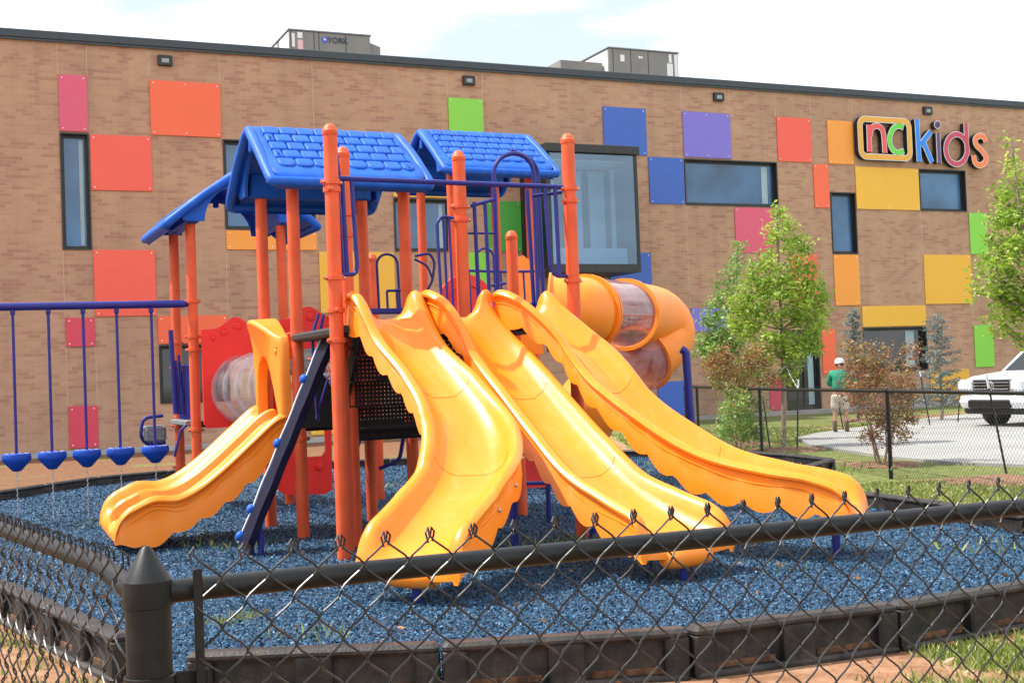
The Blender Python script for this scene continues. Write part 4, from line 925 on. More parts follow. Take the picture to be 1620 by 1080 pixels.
q=PZ(938,850,MUL); b=MB(); b.tube([Vector((q.x,q.y,-.2)),Vector((q.x,q.y,.6))],.032,12); b.build('support_leg',NAV,PS)
rail([PV(640,682,2.2),PV(632,728,2.2),PV(600,741,2.2)],.020,.06)
b=MB(); b.tube([PV(572,688,3.4),PV(566,712,3.4)],.012,6); b.build('rail',NAV,PS)
# corkscrew bar near the curved slide
pts=[]; c0=PZ(672,800,MUL)
for k in range(90): 
    a=k*.42; pts.append(Vector((c0.x+.5+.035*math.cos(a),c0.y+2.6+.035*math.sin(a),.1+k*.0118)))
b=MB(); b.tube(pts,.010,6); b.build('twisted_bar',NAV,PS)
b=MB(); b.tube([Vector((c0.x+.5,c0.y+2.6,-.1)),Vector((c0.x+.5,c0.y+2.6,1.2))],.02,8); b.build('support_leg',ORG,PS)
# red dome-shaped panel under the tall roof
b=MB(); poly=[pvp(692,520,3.9)]+[pvp(737-46*math.cos(R(a)),486-52*math.sin(R(a)),3.9) for a in range(0,181,12)]+[pvp(784,520,3.9)]
b.prism(poly,W(0,3.9),UD,ZV,VD,.05); rr_=b.build('arched_panel',RED,PS,label='red rounded panel behind the middle post')
b=MB(); b.tube([PV(737-34*math.cos(R(a)),488-38*math.sin(R(a)),3.89) for a in range(10,171,10)],.012,6); b.build('relief_ring',RED,rr_)
# yellow wavy panel and spiral tube slide
poly=[pvp(826,560,4.3),pvp(816,415,4.3),pvp(822,407,4.3),pvp(828,404,4.3),pvp(834,409,4.3),pvp(841,412,4.3),pvp(846,420,4.3),pvp(860,560,4.3)]
b=MB(); b.prism(poly,W(0,4.3),UD,ZV,VD,.12); b.build('tube_panel',YEL2,PS,label='yellow panel with a wavy top at the tube slide entrance')
RT_=.365
sp=[PY(868,494,12.6),PY(900,495,12.6),PY(926,496,12.75),PY(968,497,13.5),PY(1008,499,14.2),PY(1038,506,14.65),PY(1050,530,14.75),PY(1022,560,14.45),PY(978,596,14.1),PY(930,645,13.9),PY(905,700,14.2)]
spf=smooth_path(sp,6)
tubeseg(spf[0:13],RT_,YEL2,'tube_slide_section','yellow tube section leaving the tall deck')
tubeseg(spf[12:22],RT_,CLR,'tube_slide_section','clear upper tube section',par_f=YEL2)
tubeseg(spf[21:44],RT_,YEL2,'tube_slide_section','bulging yellow elbow of the tube slide')
tubeseg(spf[43:52],RT_,CLR,'tube_slide_section','clear lower tube section',par_f=YEL2)
tubeseg(spf[51:61],RT_,YEL2,'tube_slide_section','lower yellow tube section')
for i,off in ((14,0),(39,0)):
    pass
# violet support pole of the tube slide
q=PZ(1092,700,0); Yp=13.9; a=PY(1085,556,Yp); b=MB(); b.tube(rounded([Vector((a.x-.05,a.y,a.z+.03)),a,Vector((a.x+.06,a.y,-.25))],.05),.045,12); b.build('tube_support',NAV,PS)
# ================================================================ TIMBER BORDER
def copy_tree(o,parent=None):
    c=o.copy(); COL.objects.link(c); c.parent=parent
    for ch in list(o.children): copy_tree(ch,c)
    return c
RUST=simple('soil_in_slot',(.10,.045,.02),.9,0,.5,20)
TL=1.192
def timber_proto():
    o=thing('border_timber',(0,0,0),'x','border timber','black plastic timbers edging the mulch bed')
    X=Vector((1,0,0));Y=Vector((0,1,0))
    def bx(nm,c,s,bev=.012,mat=TRIMB): b=MB(); b.box(c,s,None,bev); return b.build(nm,mat,o)
    bx('top_rail',(0,0,.225),(TL,.115,.05),.018); bx('core',(0,.02,.11),(TL,.05,.19),.005)
    bx('bottom_rail',(0,-.005,.0),(TL,.13,.07),.015)
    for x,w_ in ((-TL/2+.06,.12),(TL/2-.06,.12),(0,.18)): bx('rib',(x,-.015,.115),(w_,.085,.20),.012)
    for x in (-.30,.30): bx('slot_soil',(x,-.006,.045),(.36,.012,.04),.004,RUST)
    return o
def tpos(i,total): pass
tp=timber_proto(); used=False
# walk the outline in equal chords
pts=[Vector((x,y)) for x,y in PIT]; pts.append(pts[0]); 
dense=[]
for a,b_ in zip(pts[:-1],pts[1:]):
    n=max(1,int((b_-a).length/.02))
    for k in range(n): dense.append(a.lerp(b_,k/n))
nodes_=[dense[0]]
for p in dense:
    if (p-nodes_[-1]).length>=TL+.004: nodes_.append(p)
TS_=[]
for a,b_ in zip(nodes_,nodes_[1:]+[nodes_[0]]):
    if (b_-a).length<TL*.6: continue
    m_=(a+b_)/2; ang=math.atan2(b_.y-a.y,b_.x-a.x)
    o=tp if not used else copy_tree(tp); used=True
    o.location=(m_.x,m_.y,max(-.02,gz(m_.x,m_.y)+.0) if m_.y<12 else -.03); o.rotation_euler=(0,0,ang)
    TS_.append((m_,o))
ORD=['first','second','third','fourth','fifth','sixth','seventh','eighth','ninth','tenth','eleventh','twelfth','thirteenth','fourteenth']
def edge_of(p):
    x,y=p
    if y<8.6 and x>-1.75: return 'near edge'
    if x<-1.75 and y<16.9: return 'left edge'
    if y>16.9: return 'far edge'
    return 'right edge'
txt={'near edge':'black border timber, {} from the corner post along the near edge of the mulch','left edge':'black border timber, {} from the corner post along the left edge of the mulch',
 'far edge':'black border timber, {} from the right along the far edge of the mulch','right edge':'black border timber, {} from the camera along the right edge of the mulch'}
cnts={}
order=sorted(TS_,key=lambda q:{'near edge':q[0].x,'left edge':q[0].y,'far edge':-q[0].x,'right edge':q[0].y}[edge_of(q[0])])
for p,o in order:
    k_=edge_of(p); n_=cnts.get(k_,0); cnts[k_]=n_+1; o['label']=txt[k_].format(ORD[min(n_,13)])
# ================================================================ NEAR CHAIN LINK FENCE
def wires(b,p0,p1,ztop,zbot,p,r,n=4,seg=3,top=True,bulge=.004,i0=0,i1=None):
    d=(p1-p0); L_=d.length; d.normalize(); nr=Vector((-d.y,d.x,0)); cols=int(L_/(p/2)) if i1 is None else i1
    rows=int((ztop-zbot)/(p/2))
    for i in range(i0,cols):
        pts=[]
        for k in range(rows+1):
            right=(i+k)%2; x=(i+right)*p/2; e=.0026 if right else -.0026
            s_=1 if right else -1
            pts.append((x+e*.6,ztop-k*p/2,s_*bulge*.5))
        out=[]
        for k in range(len(pts)-1):
            a=pts[k];c=pts[k+1]
            for q in range(seg):
                t=q/seg; sm=t-(.055*math.sin(2*PI*t)); out.append((a[0]+(c[0]-a[0])*sm,a[1]+(c[1]-a[1])*t,a[2]+(c[2]-a[2])*t+bulge*math.sin(PI*t)*(1 if k%2 else -1)))
        out.append(pts[-1])
        if top and (i%2==0):
            pass
        if top:
            x0,z0,n0=pts[0]; sgn=1 if i%2 else -1
            hook=[(x0+sgn*.004,z0-.010,n0+.006*sgn),(x0+sgn*.007,z0+.004,n0+.004*sgn),(x0+sgn*.001,z0+.011,n0-.002*sgn)]
            out=hook+out
        b.tube([p0+d*x+nr*nn_+Vector((0,0,z)) for x,z,nn_ in out],r,n,True)
NF=thing('near_chain_link_fence',(0,0,0),'black chain link fence across the foreground with a pointed corner post','fence')
a=PY(281,933,1.69); e=PY(1600,803.5,2.255); zr=(a.z+e.z)/2; dn=Vector((e.x-a.x,e.y-a.y,0)).normalized()
cp_=PY(233,930,1.67); CPX=Vector((cp_.x,cp_.y,0)); zc=PY(233,916,1.67).z
a0=Vector((a.x,a.y,0)); endp=a0+dn*3.6
b=MB(); b.tube([CPX+Vector((0,0,zr)),a0+Vector((0,0,zr)),endp+Vector((0,0,zr))],.0158,20); b.build('top_rail',BLK,NF)
PRF=.0295
b=MB(); b.lathe([(PRF,-.12),(PRF,zc-.03)],CPX,ZV,28); b.build('corner_post',BLK,NF)
b=MB(); b.lathe([(PRF+.0005,-.036),(PRF+.002,-.035),(PRF+.0025,-.026),(PRF+.002,-.001),(PRF+.0005,.0015),(.008,.040),(.004,.0435),(0,.044)],CPX+Vector((0,0,zc)),ZV,28); b.build('pointed_cap',BLK,NF,sharp=20,label='pointed black cap on the corner post')
for zb in (zc-.135,.62,.25):
    b=MB(); b.lathe([(PRF+.001,-.011),(PRF+.004,-.010),(PRF+.004,.010),(PRF+.001,.011)],CPX+Vector((0,0,zb)),ZV,28,False); b.build('tension_band',BLK,NF)
    b=MB(); b.box(CPX+dn*(PRF+.022)+Vector((0,0,zb)),(.05,.006,.021),(dn,Vector((-dn.y,dn.x,0)),ZV),.002); b.build('band_tab',BLK,NF)
    b=MB(); nm_=Vector((dn.y,-dn.x,0)); b.lathe([(.007,0),(.006,.004),(0,.006)],CPX+dn*(PRF+.036)+nm_*.003+Vector((0,0,zb)),nm_,10); b.build('bolt',BLK,NF)
b=MB(); tb=PY(307,895,1.70); q=CPX+dn*(Vector((tb.x,tb.y,0))-CPX).dot(dn); b.box(q+Vector((dn.y,-dn.x,0))*.021+Vector((0,0,(tb.z+.05)/2)),(.012,.005,tb.z-.05),(dn,Vector((-dn.y,dn.x,0)),ZV),.001); b.build('tension_bar',BLK,NF)
# loose ring sleeve below the cap
MP=.0655
mesh0=q-dn*.002+Vector((dn.y,-dn.x,0))*.020
b=MB(); wires(b,mesh0,mesh0+dn*3.3,zr+.047,.03,MP,.0017,5,4); b.build('chain_link_mesh',BLKW,NF)
la=PY(155,891,1.985); lb=PY(0,835,2.57); dl=Vector((lb.x-la.x,lb.y-la.y,0)).normalized(); l0=Vector((la.x,la.y,0))
b=MB(); b.tube([CPX+Vector((0,0,zr-.01)),l0+Vector((0,0,zr)),l0+dl*2.2+Vector((0,0,zr))],.0158,18); b.build('side_rail',BLK,NF)
ns=Vector((-dl.y,dl.x,0)); ns=ns if ns.x<0 else -ns
b=MB(); wires(b,CPX+dl*.04+ns*.021,CPX+dl*2.6+ns*.021,zr+.045,.03,MP,.0016,5,4); b.build('side_mesh',BLKW,NF)
b=MB(); ps_=CPX+dl*2.5; b.tube([ps_+Vector((0,0,-.1)),ps_+Vector((0,0,zr-.02))],.024,14); b.build('line_post',BLK,NF)
# ================================================================ FAR CHAIN LINK FENCE
FF=thing('far_chain_link_fence',PZ(1206,722,-.13),'low black chain link fence crossing the lawn in front of the young trees','fence')
fp=[PZ(1410,757,-.13),PZ(1206,722,-.13),PZ(1106,700,-.13)]
d0=(fp[0]-fp[1]); d0.z=0; step=d0.length; d0.normalize()
bas=[fp[0]+d0*step*k for k in (2,1)]+[fp[0],fp[1],fp[2],PZ(1087,694,-.13)]
for k,p in enumerate(bas):
    p.z=0; b=MB(); b.lathe([(.03,-.3),(.03,1.10)],p,ZV,12); po_=b.build('line_post',BLK,FF); b=MB(); b.lathe([(.032,0),(.034,.01),(.034,.04),(.02,.055),(0,.06)],p+Vector((0,0,1.07)),ZV,12); b.build('rail_end_cap' if k==len(bas)-1 else 'loop_cap',BLK,po_)
b=MB(); b.tube([p+Vector((0,0,1.085)) for p in bas],.023,10); b.build('top_rail',BLK,FF)
for p_,q_ in zip(bas[:-1],bas[1:]):
    off=Vector((.0,-.03,0)); b=MB(); wires(b,q_+off,p_+off,1.12,-.14,.074,.0021,3,1,True,.0); b.build('chain_link_mesh',BLKW,FF)
# ================================================================ TREES AND SHRUBS
def leafmat(name,stops,trans=.35):
    m,t,b=nodes(name); l=t.links.new; a=t.nodes.new('ShaderNodeAttribute'); a.attribute_name='tone'
    r=t.nodes.new('ShaderNodeValToRGB'); e=r.color_ramp.elements; e[0].position=stops[0][0]; e[0].color=(*stops[0][1],1); e[1].position=stops[-1][0]; e[1].color=(*stops[-1][1],1)
    for p,c in stops[1:-1]: x=e.new(p); x.color=(*c,1)
    l(a.outputs['Fac'],r.inputs[0]); l(r.outputs[0],b.inputs['Base Color']); b.inputs['Roughness'].default_value=.42; b.inputs['Specular IOR Level'].default_value=.5
    tr=t.nodes.new('ShaderNodeBsdfTranslucent'); l(r.outputs[0],tr.inputs[0]); mx=t.nodes.new('ShaderNodeMixShader'); mx.inputs[0].default_value=trans
    l(b.outputs[0],mx.inputs[1]); l(tr.outputs[0],mx.inputs[2]); l(mx.outputs[0],t.nodes['Material Output'].inputs[0]); return m
LF1=leafmat('yellow_green_leaves',[(0,(.12,.22,.03)),(.45,(.27,.42,.05)),(.8,(.45,.56,.09)),(1,(.62,.62,.15))],.5)
LF2=leafmat('mid_green_leaves',[(0,(.12,.22,.05)),(.6,(.25,.40,.10)),(1,(.42,.54,.15))],.45)
LF3=leafmat('red_olive_leaves',[(0,(.14,.05,.03)),(.35,(.32,.10,.06)),(.6,(.25,.20,.06)),(.85,(.40,.30,.10)),(1,(.60,.25,.12))])
LF4=leafmat('blue_needles',[(0,(.07,.10,.095)),(.6,(.15,.205,.19)),(1,(.27,.34,.31))],.1)
LF5=leafmat('grass_blade',[(0,(.09,.13,.02)),(.5,(.20,.26,.05)),(.8,(.34,.36,.10)),(1,(.48,.42,.22))],.3)
BARK=simple('grey_brown_bark',(.26,.20,.15),.9,0,.3,18,0,.6,60)
BARKR=simple('smooth_tan_bark',(.34,.22,.15),.8,0,.25,14,0,.3,60)
def leafmesh(name,C,size,mat,par,asp=.5,up=.3,tone=None,label=None):
    C=np.asarray(C,float); n=len(C)
    if par is not None: 
        iv=np.array(parent_world(par).inverted()); C=C@iv[:3,:3].T+iv[:3,3]
    a=rng.normal(0,1,(n,3)); a[:,2]=a[:,2]*.6-.25; a/=np.linalg.norm(a,axis=1)[:,None]
    b_=rng.normal(0,1,(n,3)); b_-= (b_*a).sum(1)[:,None]*a; b_/=np.linalg.norm(b_,axis=1)[:,None]
    nr=np.cross(a,b_); s=size*rng.uniform(.4,1.55,n)[:,None]
    V=np.stack([C-a*s,C-b_*s*asp+nr*s*.18,C+a*s,C+b_*s*asp+nr*s*.18],1).reshape(-1,3)
    k=np.arange(n)[:,None]*4; F=np.concatenate([k+np.array([[0,1,2]]),k+np.array([[0,2,3]])],1).reshape(-1,3)
    me=bpy.data.meshes.new(name); me.vertices.add(len(V)); me.vertices.foreach_set('co',V.astype('f').ravel()); me.loops.add(F.size); me.loops.foreach_set('vertex_index',F.ravel().astype('i'))
    me.polygons.add(len(F)); me.polygons.foreach_set('loop_start',np.arange(0,F.size,3,dtype='i')); me.update(); me.validate()
    t=np.clip(tone if tone is not None else rng.normal(.5,.22,n),0,1); at=me.attributes.new('tone','FLOAT','POINT'); at.data.foreach_set('value',np.repeat(t,4).astype('f'))
    me.materials.append(mat); o=bpy.data.objects.new(name,me); COL.objects.link(o); o.parent=par
    if label: o['label']=label
    return o
def tree(name,bx_,Y,blobs,n,leaf,mats,label,cat,group=None,trunk_r=.045,top=None,bark=BARK,zb=-.17,stems=1,depth=1.0,clump=.16,lname='crown',density_edge=.5):
    base=PY(bx_[0],bx_[1],Y); base.z=zb
    o=thing(name,base,label,cat,group); sc=Y/FPX
    Bs=[(PY(x,y,Y)+Vector((0,random.uniform(-.5,.5)*depth*r*sc*1.3,0)),r*sc) for x,y,r in blobs]
    # trunk and limbs
    hi=max(Bs,key=lambda q:q[0].z)[0]
    b=MB(); 
    stem_tops=[]
    for s_ in range(stems):
        an=s_*2.4; off=Vector((math.cos(an),math.sin(an),0))*(.10 if stems>1 else 0)
        tgt=hi if stems==1 else Bs[(s_*3)%len(Bs)][0]
        pth=[]
        for k in range(9):
            t=k/8; p=(base+off*.4).lerp(tgt+off*.2,t); p+=Vector((.03*math.sin(t*5+s_),.03*math.cos(t*4),0)); pth.append(p)
        rr=[trunk_r*(1-.82*k/8) for k in range(9)]
        t_=MB(); t_.tube(pth,rr,8); t_.build('trunk',bark,o); stem_tops.append(pth)
    for i,(c,r) in enumerate(Bs):
        pth=stem_tops[i%stems]; cand=[p for p in pth if p.z<c.z-.15*r] or [pth[2]]; s0=max(cand,key=lambda p:p.z if p.z<c.z-r*.5 else -9)
        q=MB(); md=s0.lerp(c,.5)+Vector((0,0,-.04)); q.tube([s0,md,c,c+Vector((random.uniform(-.5,.5)*r,0,r*.7))],[trunk_r*.35,trunk_r*.25,trunk_r*.16,.004],5); q.build('branch',bark,o)
    # foliage: sub-clumps within every blob
    tot=sum(r**2 for _,r in Bs); pts=[];tn=[]
    for c,r in Bs:
        m_=int(n*r**2/tot); nc=max(4,int(m_/26))
        d=rng.normal(0,1,(nc,3)); d/=np.linalg.norm(d,axis=1)[:,None]; rad=r*rng.uniform(.25,1.08,nc)**.6
        cc=np.array(c)+d*rad[:,None]*np.array([1,1,.9]); ct=rng.normal(.5,.16,nc)
        idx=rng.integers(0,nc,m_); pp=cc[idx]+rng.normal(0,clump*.5,(m_,3))*np.array([1,1,.8]); pts.append(pp); tn.append(ct[idx]+rng.normal(0,.14,m_))
    pts=np.concatenate(pts); tn=np.concatenate(tn)
    if len(mats)==1: leafmesh(lname,pts,leaf,mats[0],o,tone=tn)
    else:
        zc_=np.median(pts[:,2]); hi_=pts[:,2]+rng.normal(0,.25,len(pts))>zc_
        leafmesh(lname,pts[hi_],leaf,mats[0],o,tone=tn[hi_]); leafmesh(lname,pts[~hi_],leaf,mats[1],o,tone=tn[~hi_])
    return o
tree('young_tree',(1240,708),24.6,[(1234,335,10),(1230,368,22),(1196,462,26),(1296,505,14),(1180,520,20),(1303,470,10),(1188,440,12),(1262,392,26),(1212,428,32),(1262,440,38),(1287,472,22),(1232,482,42),(1276,512,34),(1192,505,32),(1222,548,34),(1262,556,30),(1172,478,20),(1288,548,16),(1248,590,18),(1230,330,6)],10500,.040,[LF1],'bright yellow-green young tree with a pale staked trunk','tree','young trees on the lawn',.055)
tree('young_tree',(1166,700),27,[(1167,392,12),(1160,418,18),(1152,452,24),(1140,490,27),(1160,520,32),(1134,545,30),(1112,548,20),(1122,520,16),(1164,568,34),(1132,585,22),(1190,590,20),(1124,560,20)],5200,.040,[LF2],'darker green young tree leaning left behind the yellow-green one','tree','young trees on the lawn',.05)
tree('young_tree',(1660,735),17.5,[(1607,262,18),(1602,225,8),(1612,300,26),(1596,335,26),(1580,395,34),(1618,370,45),(1562,432,22),(1592,462,34),(1622,480,40),(1598,525,18),(1660,340,60),(1665,440,70),(1546,462,12),(1580,500,16),(1640,540,30),(1545,425,8)],8500,.036,[LF1],'leafy young tree at the right edge above the white truck','tree','young trees on the lawn',.05)
tree('ornamental_shrub',(1396,737),19.7,[(1395,640,42),(1368,600,34),(1420,598,36),(1346,558,17),(1436,556,16),(1384,565,26),(1408,684,28),(1376,690,16),(1440,622,18),(1352,620,18),(1425,655,22)],7200,.024,[LF3],'reddish many-stemmed shrub in front of the man and the drive','shrub','reddish shrubs',.018,bark=BARKR,zb=-.15,stems=6,clump=.13,lname='foliage')
tree('ornamental_shrub',(1168,708),24,[(1166,600,36),(1132,578,20),(1200,566,24),(1150,560,16),(1170,645,38),(1186,682,22),(1150,680,20),(1212,600,18)],7600,.028,[LF3,LF2],'shrub with red top and green base beneath the leaning tree','shrub','reddish shrubs',.018,bark=BARKR,stems=5,clump=.14,lname='foliage')
def cedar(bx_,Y,hpx,wpx,label,zb=-.17):
    base=PY(bx_[0],bx_[1],Y); base.z=zb; o=thing('blue_cedar',base,label,'tree','blue cedars by the wall'); H=hpx*Y/FPX; Wd=wpx*Y/FPX/2
    b=MB(); b.tube([base+Vector((.05*math.sin(k*.9),0,H*k/8)) for k in range(9)],[.05*(1-k/8.6) for k in range(9)],8); b.build('trunk',BARK,o)
    pts=[]
    for k in range(46):
        t=.12+.86*(k/46); an=k*2.4; L_=Wd*(1.12-t)*random.uniform(.6,1.15)+.06; q=MB(); s0=base+Vector((0,0,H*t)); dv=Vector((math.cos(an),math.sin(an),random.uniform(.0,.45)))
        e=s0+dv*L_; m_=s0.lerp(e,.6)+Vector((0,0,.05)); q.tube([s0,m_,e],[.011,.007,.003],4); q.build('branch',BARK,o)
        for j in range(int(210*L_/Wd)+40):
            f=random.random()**.8; p=s0.lerp(e,f); pts.append((p.x+random.gauss(0,.045),p.y+random.gauss(0,.045),p.z+random.gauss(0,.03)-.06*f*random.random()))
    leafmesh('foliage',pts,.034,LF4,o,asp=.28)
cedar((1357,662),36,182,66,'slim sparse blue cedar against the wall beside the man'); cedar((1489,655),34,172,120,'broader blue cedar in front of the low yellow panel')
# stakes
for x0,y0,x1,y1,Y,lb in ((1204,604,1219,716,24.3,'leaning tree stake left of the pale trunk'),(1263,600,1261,726,24.0,'upright tree stake right of the pale trunk'),(1318,594,1333,672,30.5,'thin dark stake beside the man'),(1455,586,1468,655,31,'thin leaning stake right of the reddish shrub'),(1560,592,1592,748,17.6,'tall leaning stake in front of the white truck'),(1521,600,1517,648,31,'short stake beside the broad blue cedar')):
    a=PY(x0,y0,Y); c=PY(x1,y1,Y); o=thing('tree_stake',c,lb,'stake','metal tree stakes'); b=MB(); d=(a-c); 
    b.tube([c-d.normalized()*.3,c+d*.86],.016,6); b.build('shaft',BLK,o); b=MB(); b.tube([c+d*.86,a],.018,6); b.build('pale_tip',UNITW,o)
a=PY(1243,578,24.5); c=PY(1262,614,24.0); d=PY(1207,616,24.3)
for e_,lb in ((c,'right'),(d,'left')): 
    b=MB(); b.tube([a,a.lerp(e_,.5)+Vector((0,0,-.03)),e_],.009,5); o=b.build('guy_strap',simple('strap_white',(.6,.6,.58),.6),None); tag(o,f'pale strap tying the young tree trunk to its {lb} stake','strap')
# wood chip rings
CHIP=simple('wood_chip_mulch',(.20,.105,.06),.95,0,.55,14,0,1,55)
def ring(px,py,r,h=.06,squash=1):
    p=PZ(px,py,-.15); b=MB(); n=26; rings=[]
    for k,(f,z) in enumerate(((1,-.03),(.85,.35),(.6,.8),(.3,1),(.02,1.05))): rings.append([Vector((p.x+r*f*(1+.13*math.sin(j*1.7+px))*math.cos(2*PI*j/n),p.y+r*f*(1+.13*math.sin(j*1.7+px))*math.sin(2*PI*j/n)*squash,gz(p.x,p.y)+h*z+.015*math.sin(j*2.3+k)*f)) for j in range(n)])
    b.loft(rings,False,True,True); o=b.build('wood_chip_mound',CHIP,None); tag(o,kind='structure')
ring(1240,714,.75); ring(1168,705,.9); ring(1396,738,.6); ring(1600,765,.9); ring(1487,658,.9); ring(1357,664,.8)
# grass blades and weeds
def blades(name,pts,h,label):
    P_=np.array(pts); n=len(P_); a=rng.uniform(0,6.28,n); hh=h*rng.uniform(.4,1.3,n); w_=.0035+.0006*P_[:,1]; dx=np.cos(a)*w_; dy=np.sin(a)*w_; lx=rng.normal(0,.45,n)*hh; ly=rng.normal(0,.45,n)*hh
    V=np.stack([np.stack([P_[:,0]-dx,P_[:,1]-dy,P_[:,2]],1),np.stack([P_[:,0]+dx,P_[:,1]+dy,P_[:,2]],1),np.stack([P_[:,0]+lx*.5+dx*.6,P_[:,1]+ly*.5+dy*.6,P_[:,2]+hh*.6],1),np.stack([P_[:,0]+lx,P_[:,1]+ly,P_[:,2]+hh],1)],1).reshape(-1,3)
    k=np.arange(n)[:,None]*4; F=np.concatenate([k+np.array([[0,1,2]]),k+np.array([[0,2,3]])],1).reshape(-1,3)
    me=bpy.data.meshes.new(name); me.vertices.add(len(V)); me.vertices.foreach_set('co',V.astype('f').ravel()); me.loops.add(F.size); me.loops.foreach_set('vertex_index',F.ravel().astype('i'))
    me.polygons.add(len(F)); me.polygons.foreach_set('loop_start',np.arange(0,F.size,3,dtype='i')); me.update(); me.validate()
    at=me.attributes.new('tone','FLOAT','POINT'); at.data.foreach_set('value',np.repeat(np.clip(rng.normal(.5,.25,n),0,1),4).astype('f')); me.materials.append(LF5)
    o=bpy.data.objects.new(name,me); COL.objects.link(o); tag(o,label,'grass',kind='stuff'); return o
pts=[]
while len(pts)<26000:
    y=4.5+random.random()**1.6*4.6; x=random.uniform(-.45,.45)*y
    if not(inpoly(x,y,PIT) or distpoly(x,y,PIT)<.1) and cover(x,y)+random.gauss(0,.12)>.48: pts.append((x,y,gz(x,y)))
blades('grass',pts,.045,'short patchy grass growing in the red dirt outside the near border')
pts=[]
while len(pts)<45000:
    y=random.uniform(10,34); x=random.uniform(2.2,.44*y+.5)
    if not(inpoly(x,y,PIT) or distpoly(x,y,PIT)<.1) and cover(x,y)+random.gauss(0,.15)>.5 and not (CX+FPX*x/y>1255 and 17<y<27): pts.append((x,y,gz(x,y)-.01))
blades('lawn_grass',pts,.05,'sunlit lawn grass around the far fence and trees')
pts=[]
for px,py,sp,n in ((355,865,.22,260),(300,850,.2,120),(510,1005,.16,120),(900,860,.25,420),(940,855,.2,200),(1240,905,.2,40),(1110,748,.8,700),(430,765,.3,120),(1560,870,.35,160),(1265,742,.6,800),(620,768,.35,140),(1060,735,.5,260),(170,830,.25,120)):
    c=PZ(px,py,MUL)
    for k in range(n//4): x=c.x+random.gauss(0,sp); y=c.y+random.gauss(0,sp*.8); pts.append((x,y,mz(x,y)-.01))
blades('weeds',pts,.075,'green weeds sprouting through the blue rubber mulch')
pts=[]
for px,py,n in ((1195,1040,420),(385,1005,200),(345,1015,150)):
    c=PZ(px,py,.0)
    for k in range(n): x=c.x+random.gauss(0,.06); y=c.y+random.gauss(0,.06); pts.append((x,y,0))
blades('weeds',pts,.12,'tall weed tufts at the foot of the near border')

# fallen leaves
pts=[]
while len(pts)<420:
    y=5.2+random.random()**1.5*15; x=random.uniform(-.42,.45)*y
    if random.random()<.35 and x<2: continue
    z=mz(x,y)+.016 if inpoly(x,y,PIT) and distpoly(x,y,PIT)>.1 else gz(x,y)+.03
    pts.append((x,y,z))
LFD=leafmat('dry_leaf',[(0,(.10,.05,.02)),(.6,(.28,.13,.05)),(1,(.45,.25,.10))],.1)
o=leafmesh('fallen_leaves',pts,.022,LFD,None); tag(o,'dry brown leaves scattered over the mulch and grass','leaves',kind='stuff')
# ================================================================ TRUCK
WHT=simple('white_car_paint',(.80,.82,.84),.22,0,.02,1,.6); CHR=simple('chrome',(.62,.64,.66),.12,1,.05); TYR=simple('tyre_rubber',(.015,.015,.016),.8,0,.2,30); LAMP=simple('headlight_lens',(.62,.66,.70),.1,.2,.15,30)
TO=PY(1569,671,29.0); TO=Vector((TO.x,TO.y,-.12)); TF=Vector((-.906,-.423,0)); TS=Vector((.423,-.906,0)); TB=-TF
TR=thing('parked_truck',TO,'white pickup truck facing left on the drive behind the far fence','truck',rz=math.atan2(TB.y,TB.x))
def T(x,y,z): return TO+TB*x+TS*y+Vector((0,0,z))
TAX=(TB,TS,ZV)
def sect(x,hw,z0,z1,r=.12,n=5):
    P_=[]
    for cy,cz,a0 in ((hw-r,z1-r,0),(-hw+r,z1-r,90),(-hw+.04,z0+.04,180),(hw-.04,z0+.04,270)):
        rr=r if cz>z0+.1 else .04
        for k in range(n): a=R(a0+90*k/(n-1)); P_.append(T(x,cy+rr*math.cos(a),cz+rr*math.sin(a)))
    return P_
b=MB(); b.loft([sect(.10,.80,.62,1.06,.10),sect(.16,.93,.55,1.14,.12),sect(.35,.985,.5,1.19,.13),sect(1.35,1.0,.45,1.29,.12),sect(1.55,1.0,.42,1.30,.1)],True,True,True); body=b.build('front_body',WHT,TR)
b=MB(); b.loft([sect(1.55,1.0,.42,1.28,.08),sect(3.55,1.0,.42,1.26,.08)],True,True,True); b.build('cab_lower',WHT,TR)
def cab(x,hw,z): return [T(x,hw,z),T(x,-hw,z)]
b=MB(); 
lo=[(1.35,.93,1.27),(3.7,.93,1.27)]; hi_=[(2.15,.74,1.93),(3.25,.74,1.93)]
b.add([T(1.35,.93,1.26),T(3.7,.93,1.26),T(3.7,-.93,1.26),T(1.35,-.93,1.26),T(2.15,.74,1.90),T(3.35,.74,1.90),T(3.35,-.74,1.90),T(2.15,-.74,1.90)],[(0,1,5,4),(1,2,6,5),(2,3,7,6),(3,0,4,7),(4,5,6,7)]); b.build('windows_glass',GLD,TR)
b=MB(); b.box(T(2.72,0,1.92),(1.25,1.50,.07),TAX,.03); b.build('cab_roof',WHT,TR)
for y in (-1,1):
    b=MB(); b.tube([T(1.38,.915*y,1.27),T(2.17,.745*y,1.92)],.035,8); b.build('windscreen_pillar',WHT,TR)
    for x in (2.5,3.3):
        b=MB(); b.tube([T(x,.935*y,1.27),T(x*.93+.2,.75*y,1.9)],.04,8); b.build('door_pillar',WHT,TR)
    b=MB(); b.box(T(1.75,1.10*y,1.30),(.12,.18,.2),TAX,.03); b.build('mirror',BLK,TR)
b=MB(); b.loft([sect(3.6,.99,.5,1.28,.06),sect(5.75,.99,.5,1.28,.06)],True,True,True); b.build('cargo_bed',WHT,TR)
b=MB(); b.box(T(.085,0,.98),(.10,1.22,.36),TAX,.05); gr=b.build('grille_surround',CHR,TR)
b=MB(); b.box(T(.04,0,.97),(.04,1.06,.27),TAX,.02); b.build('grille',BLK,gr)
for z in (.90,.97,1.04): b=MB(); b.box(T(.015,0,z),(.02,1.04,.022),TAX,.005); b.build('grille_bar',CHR,gr)
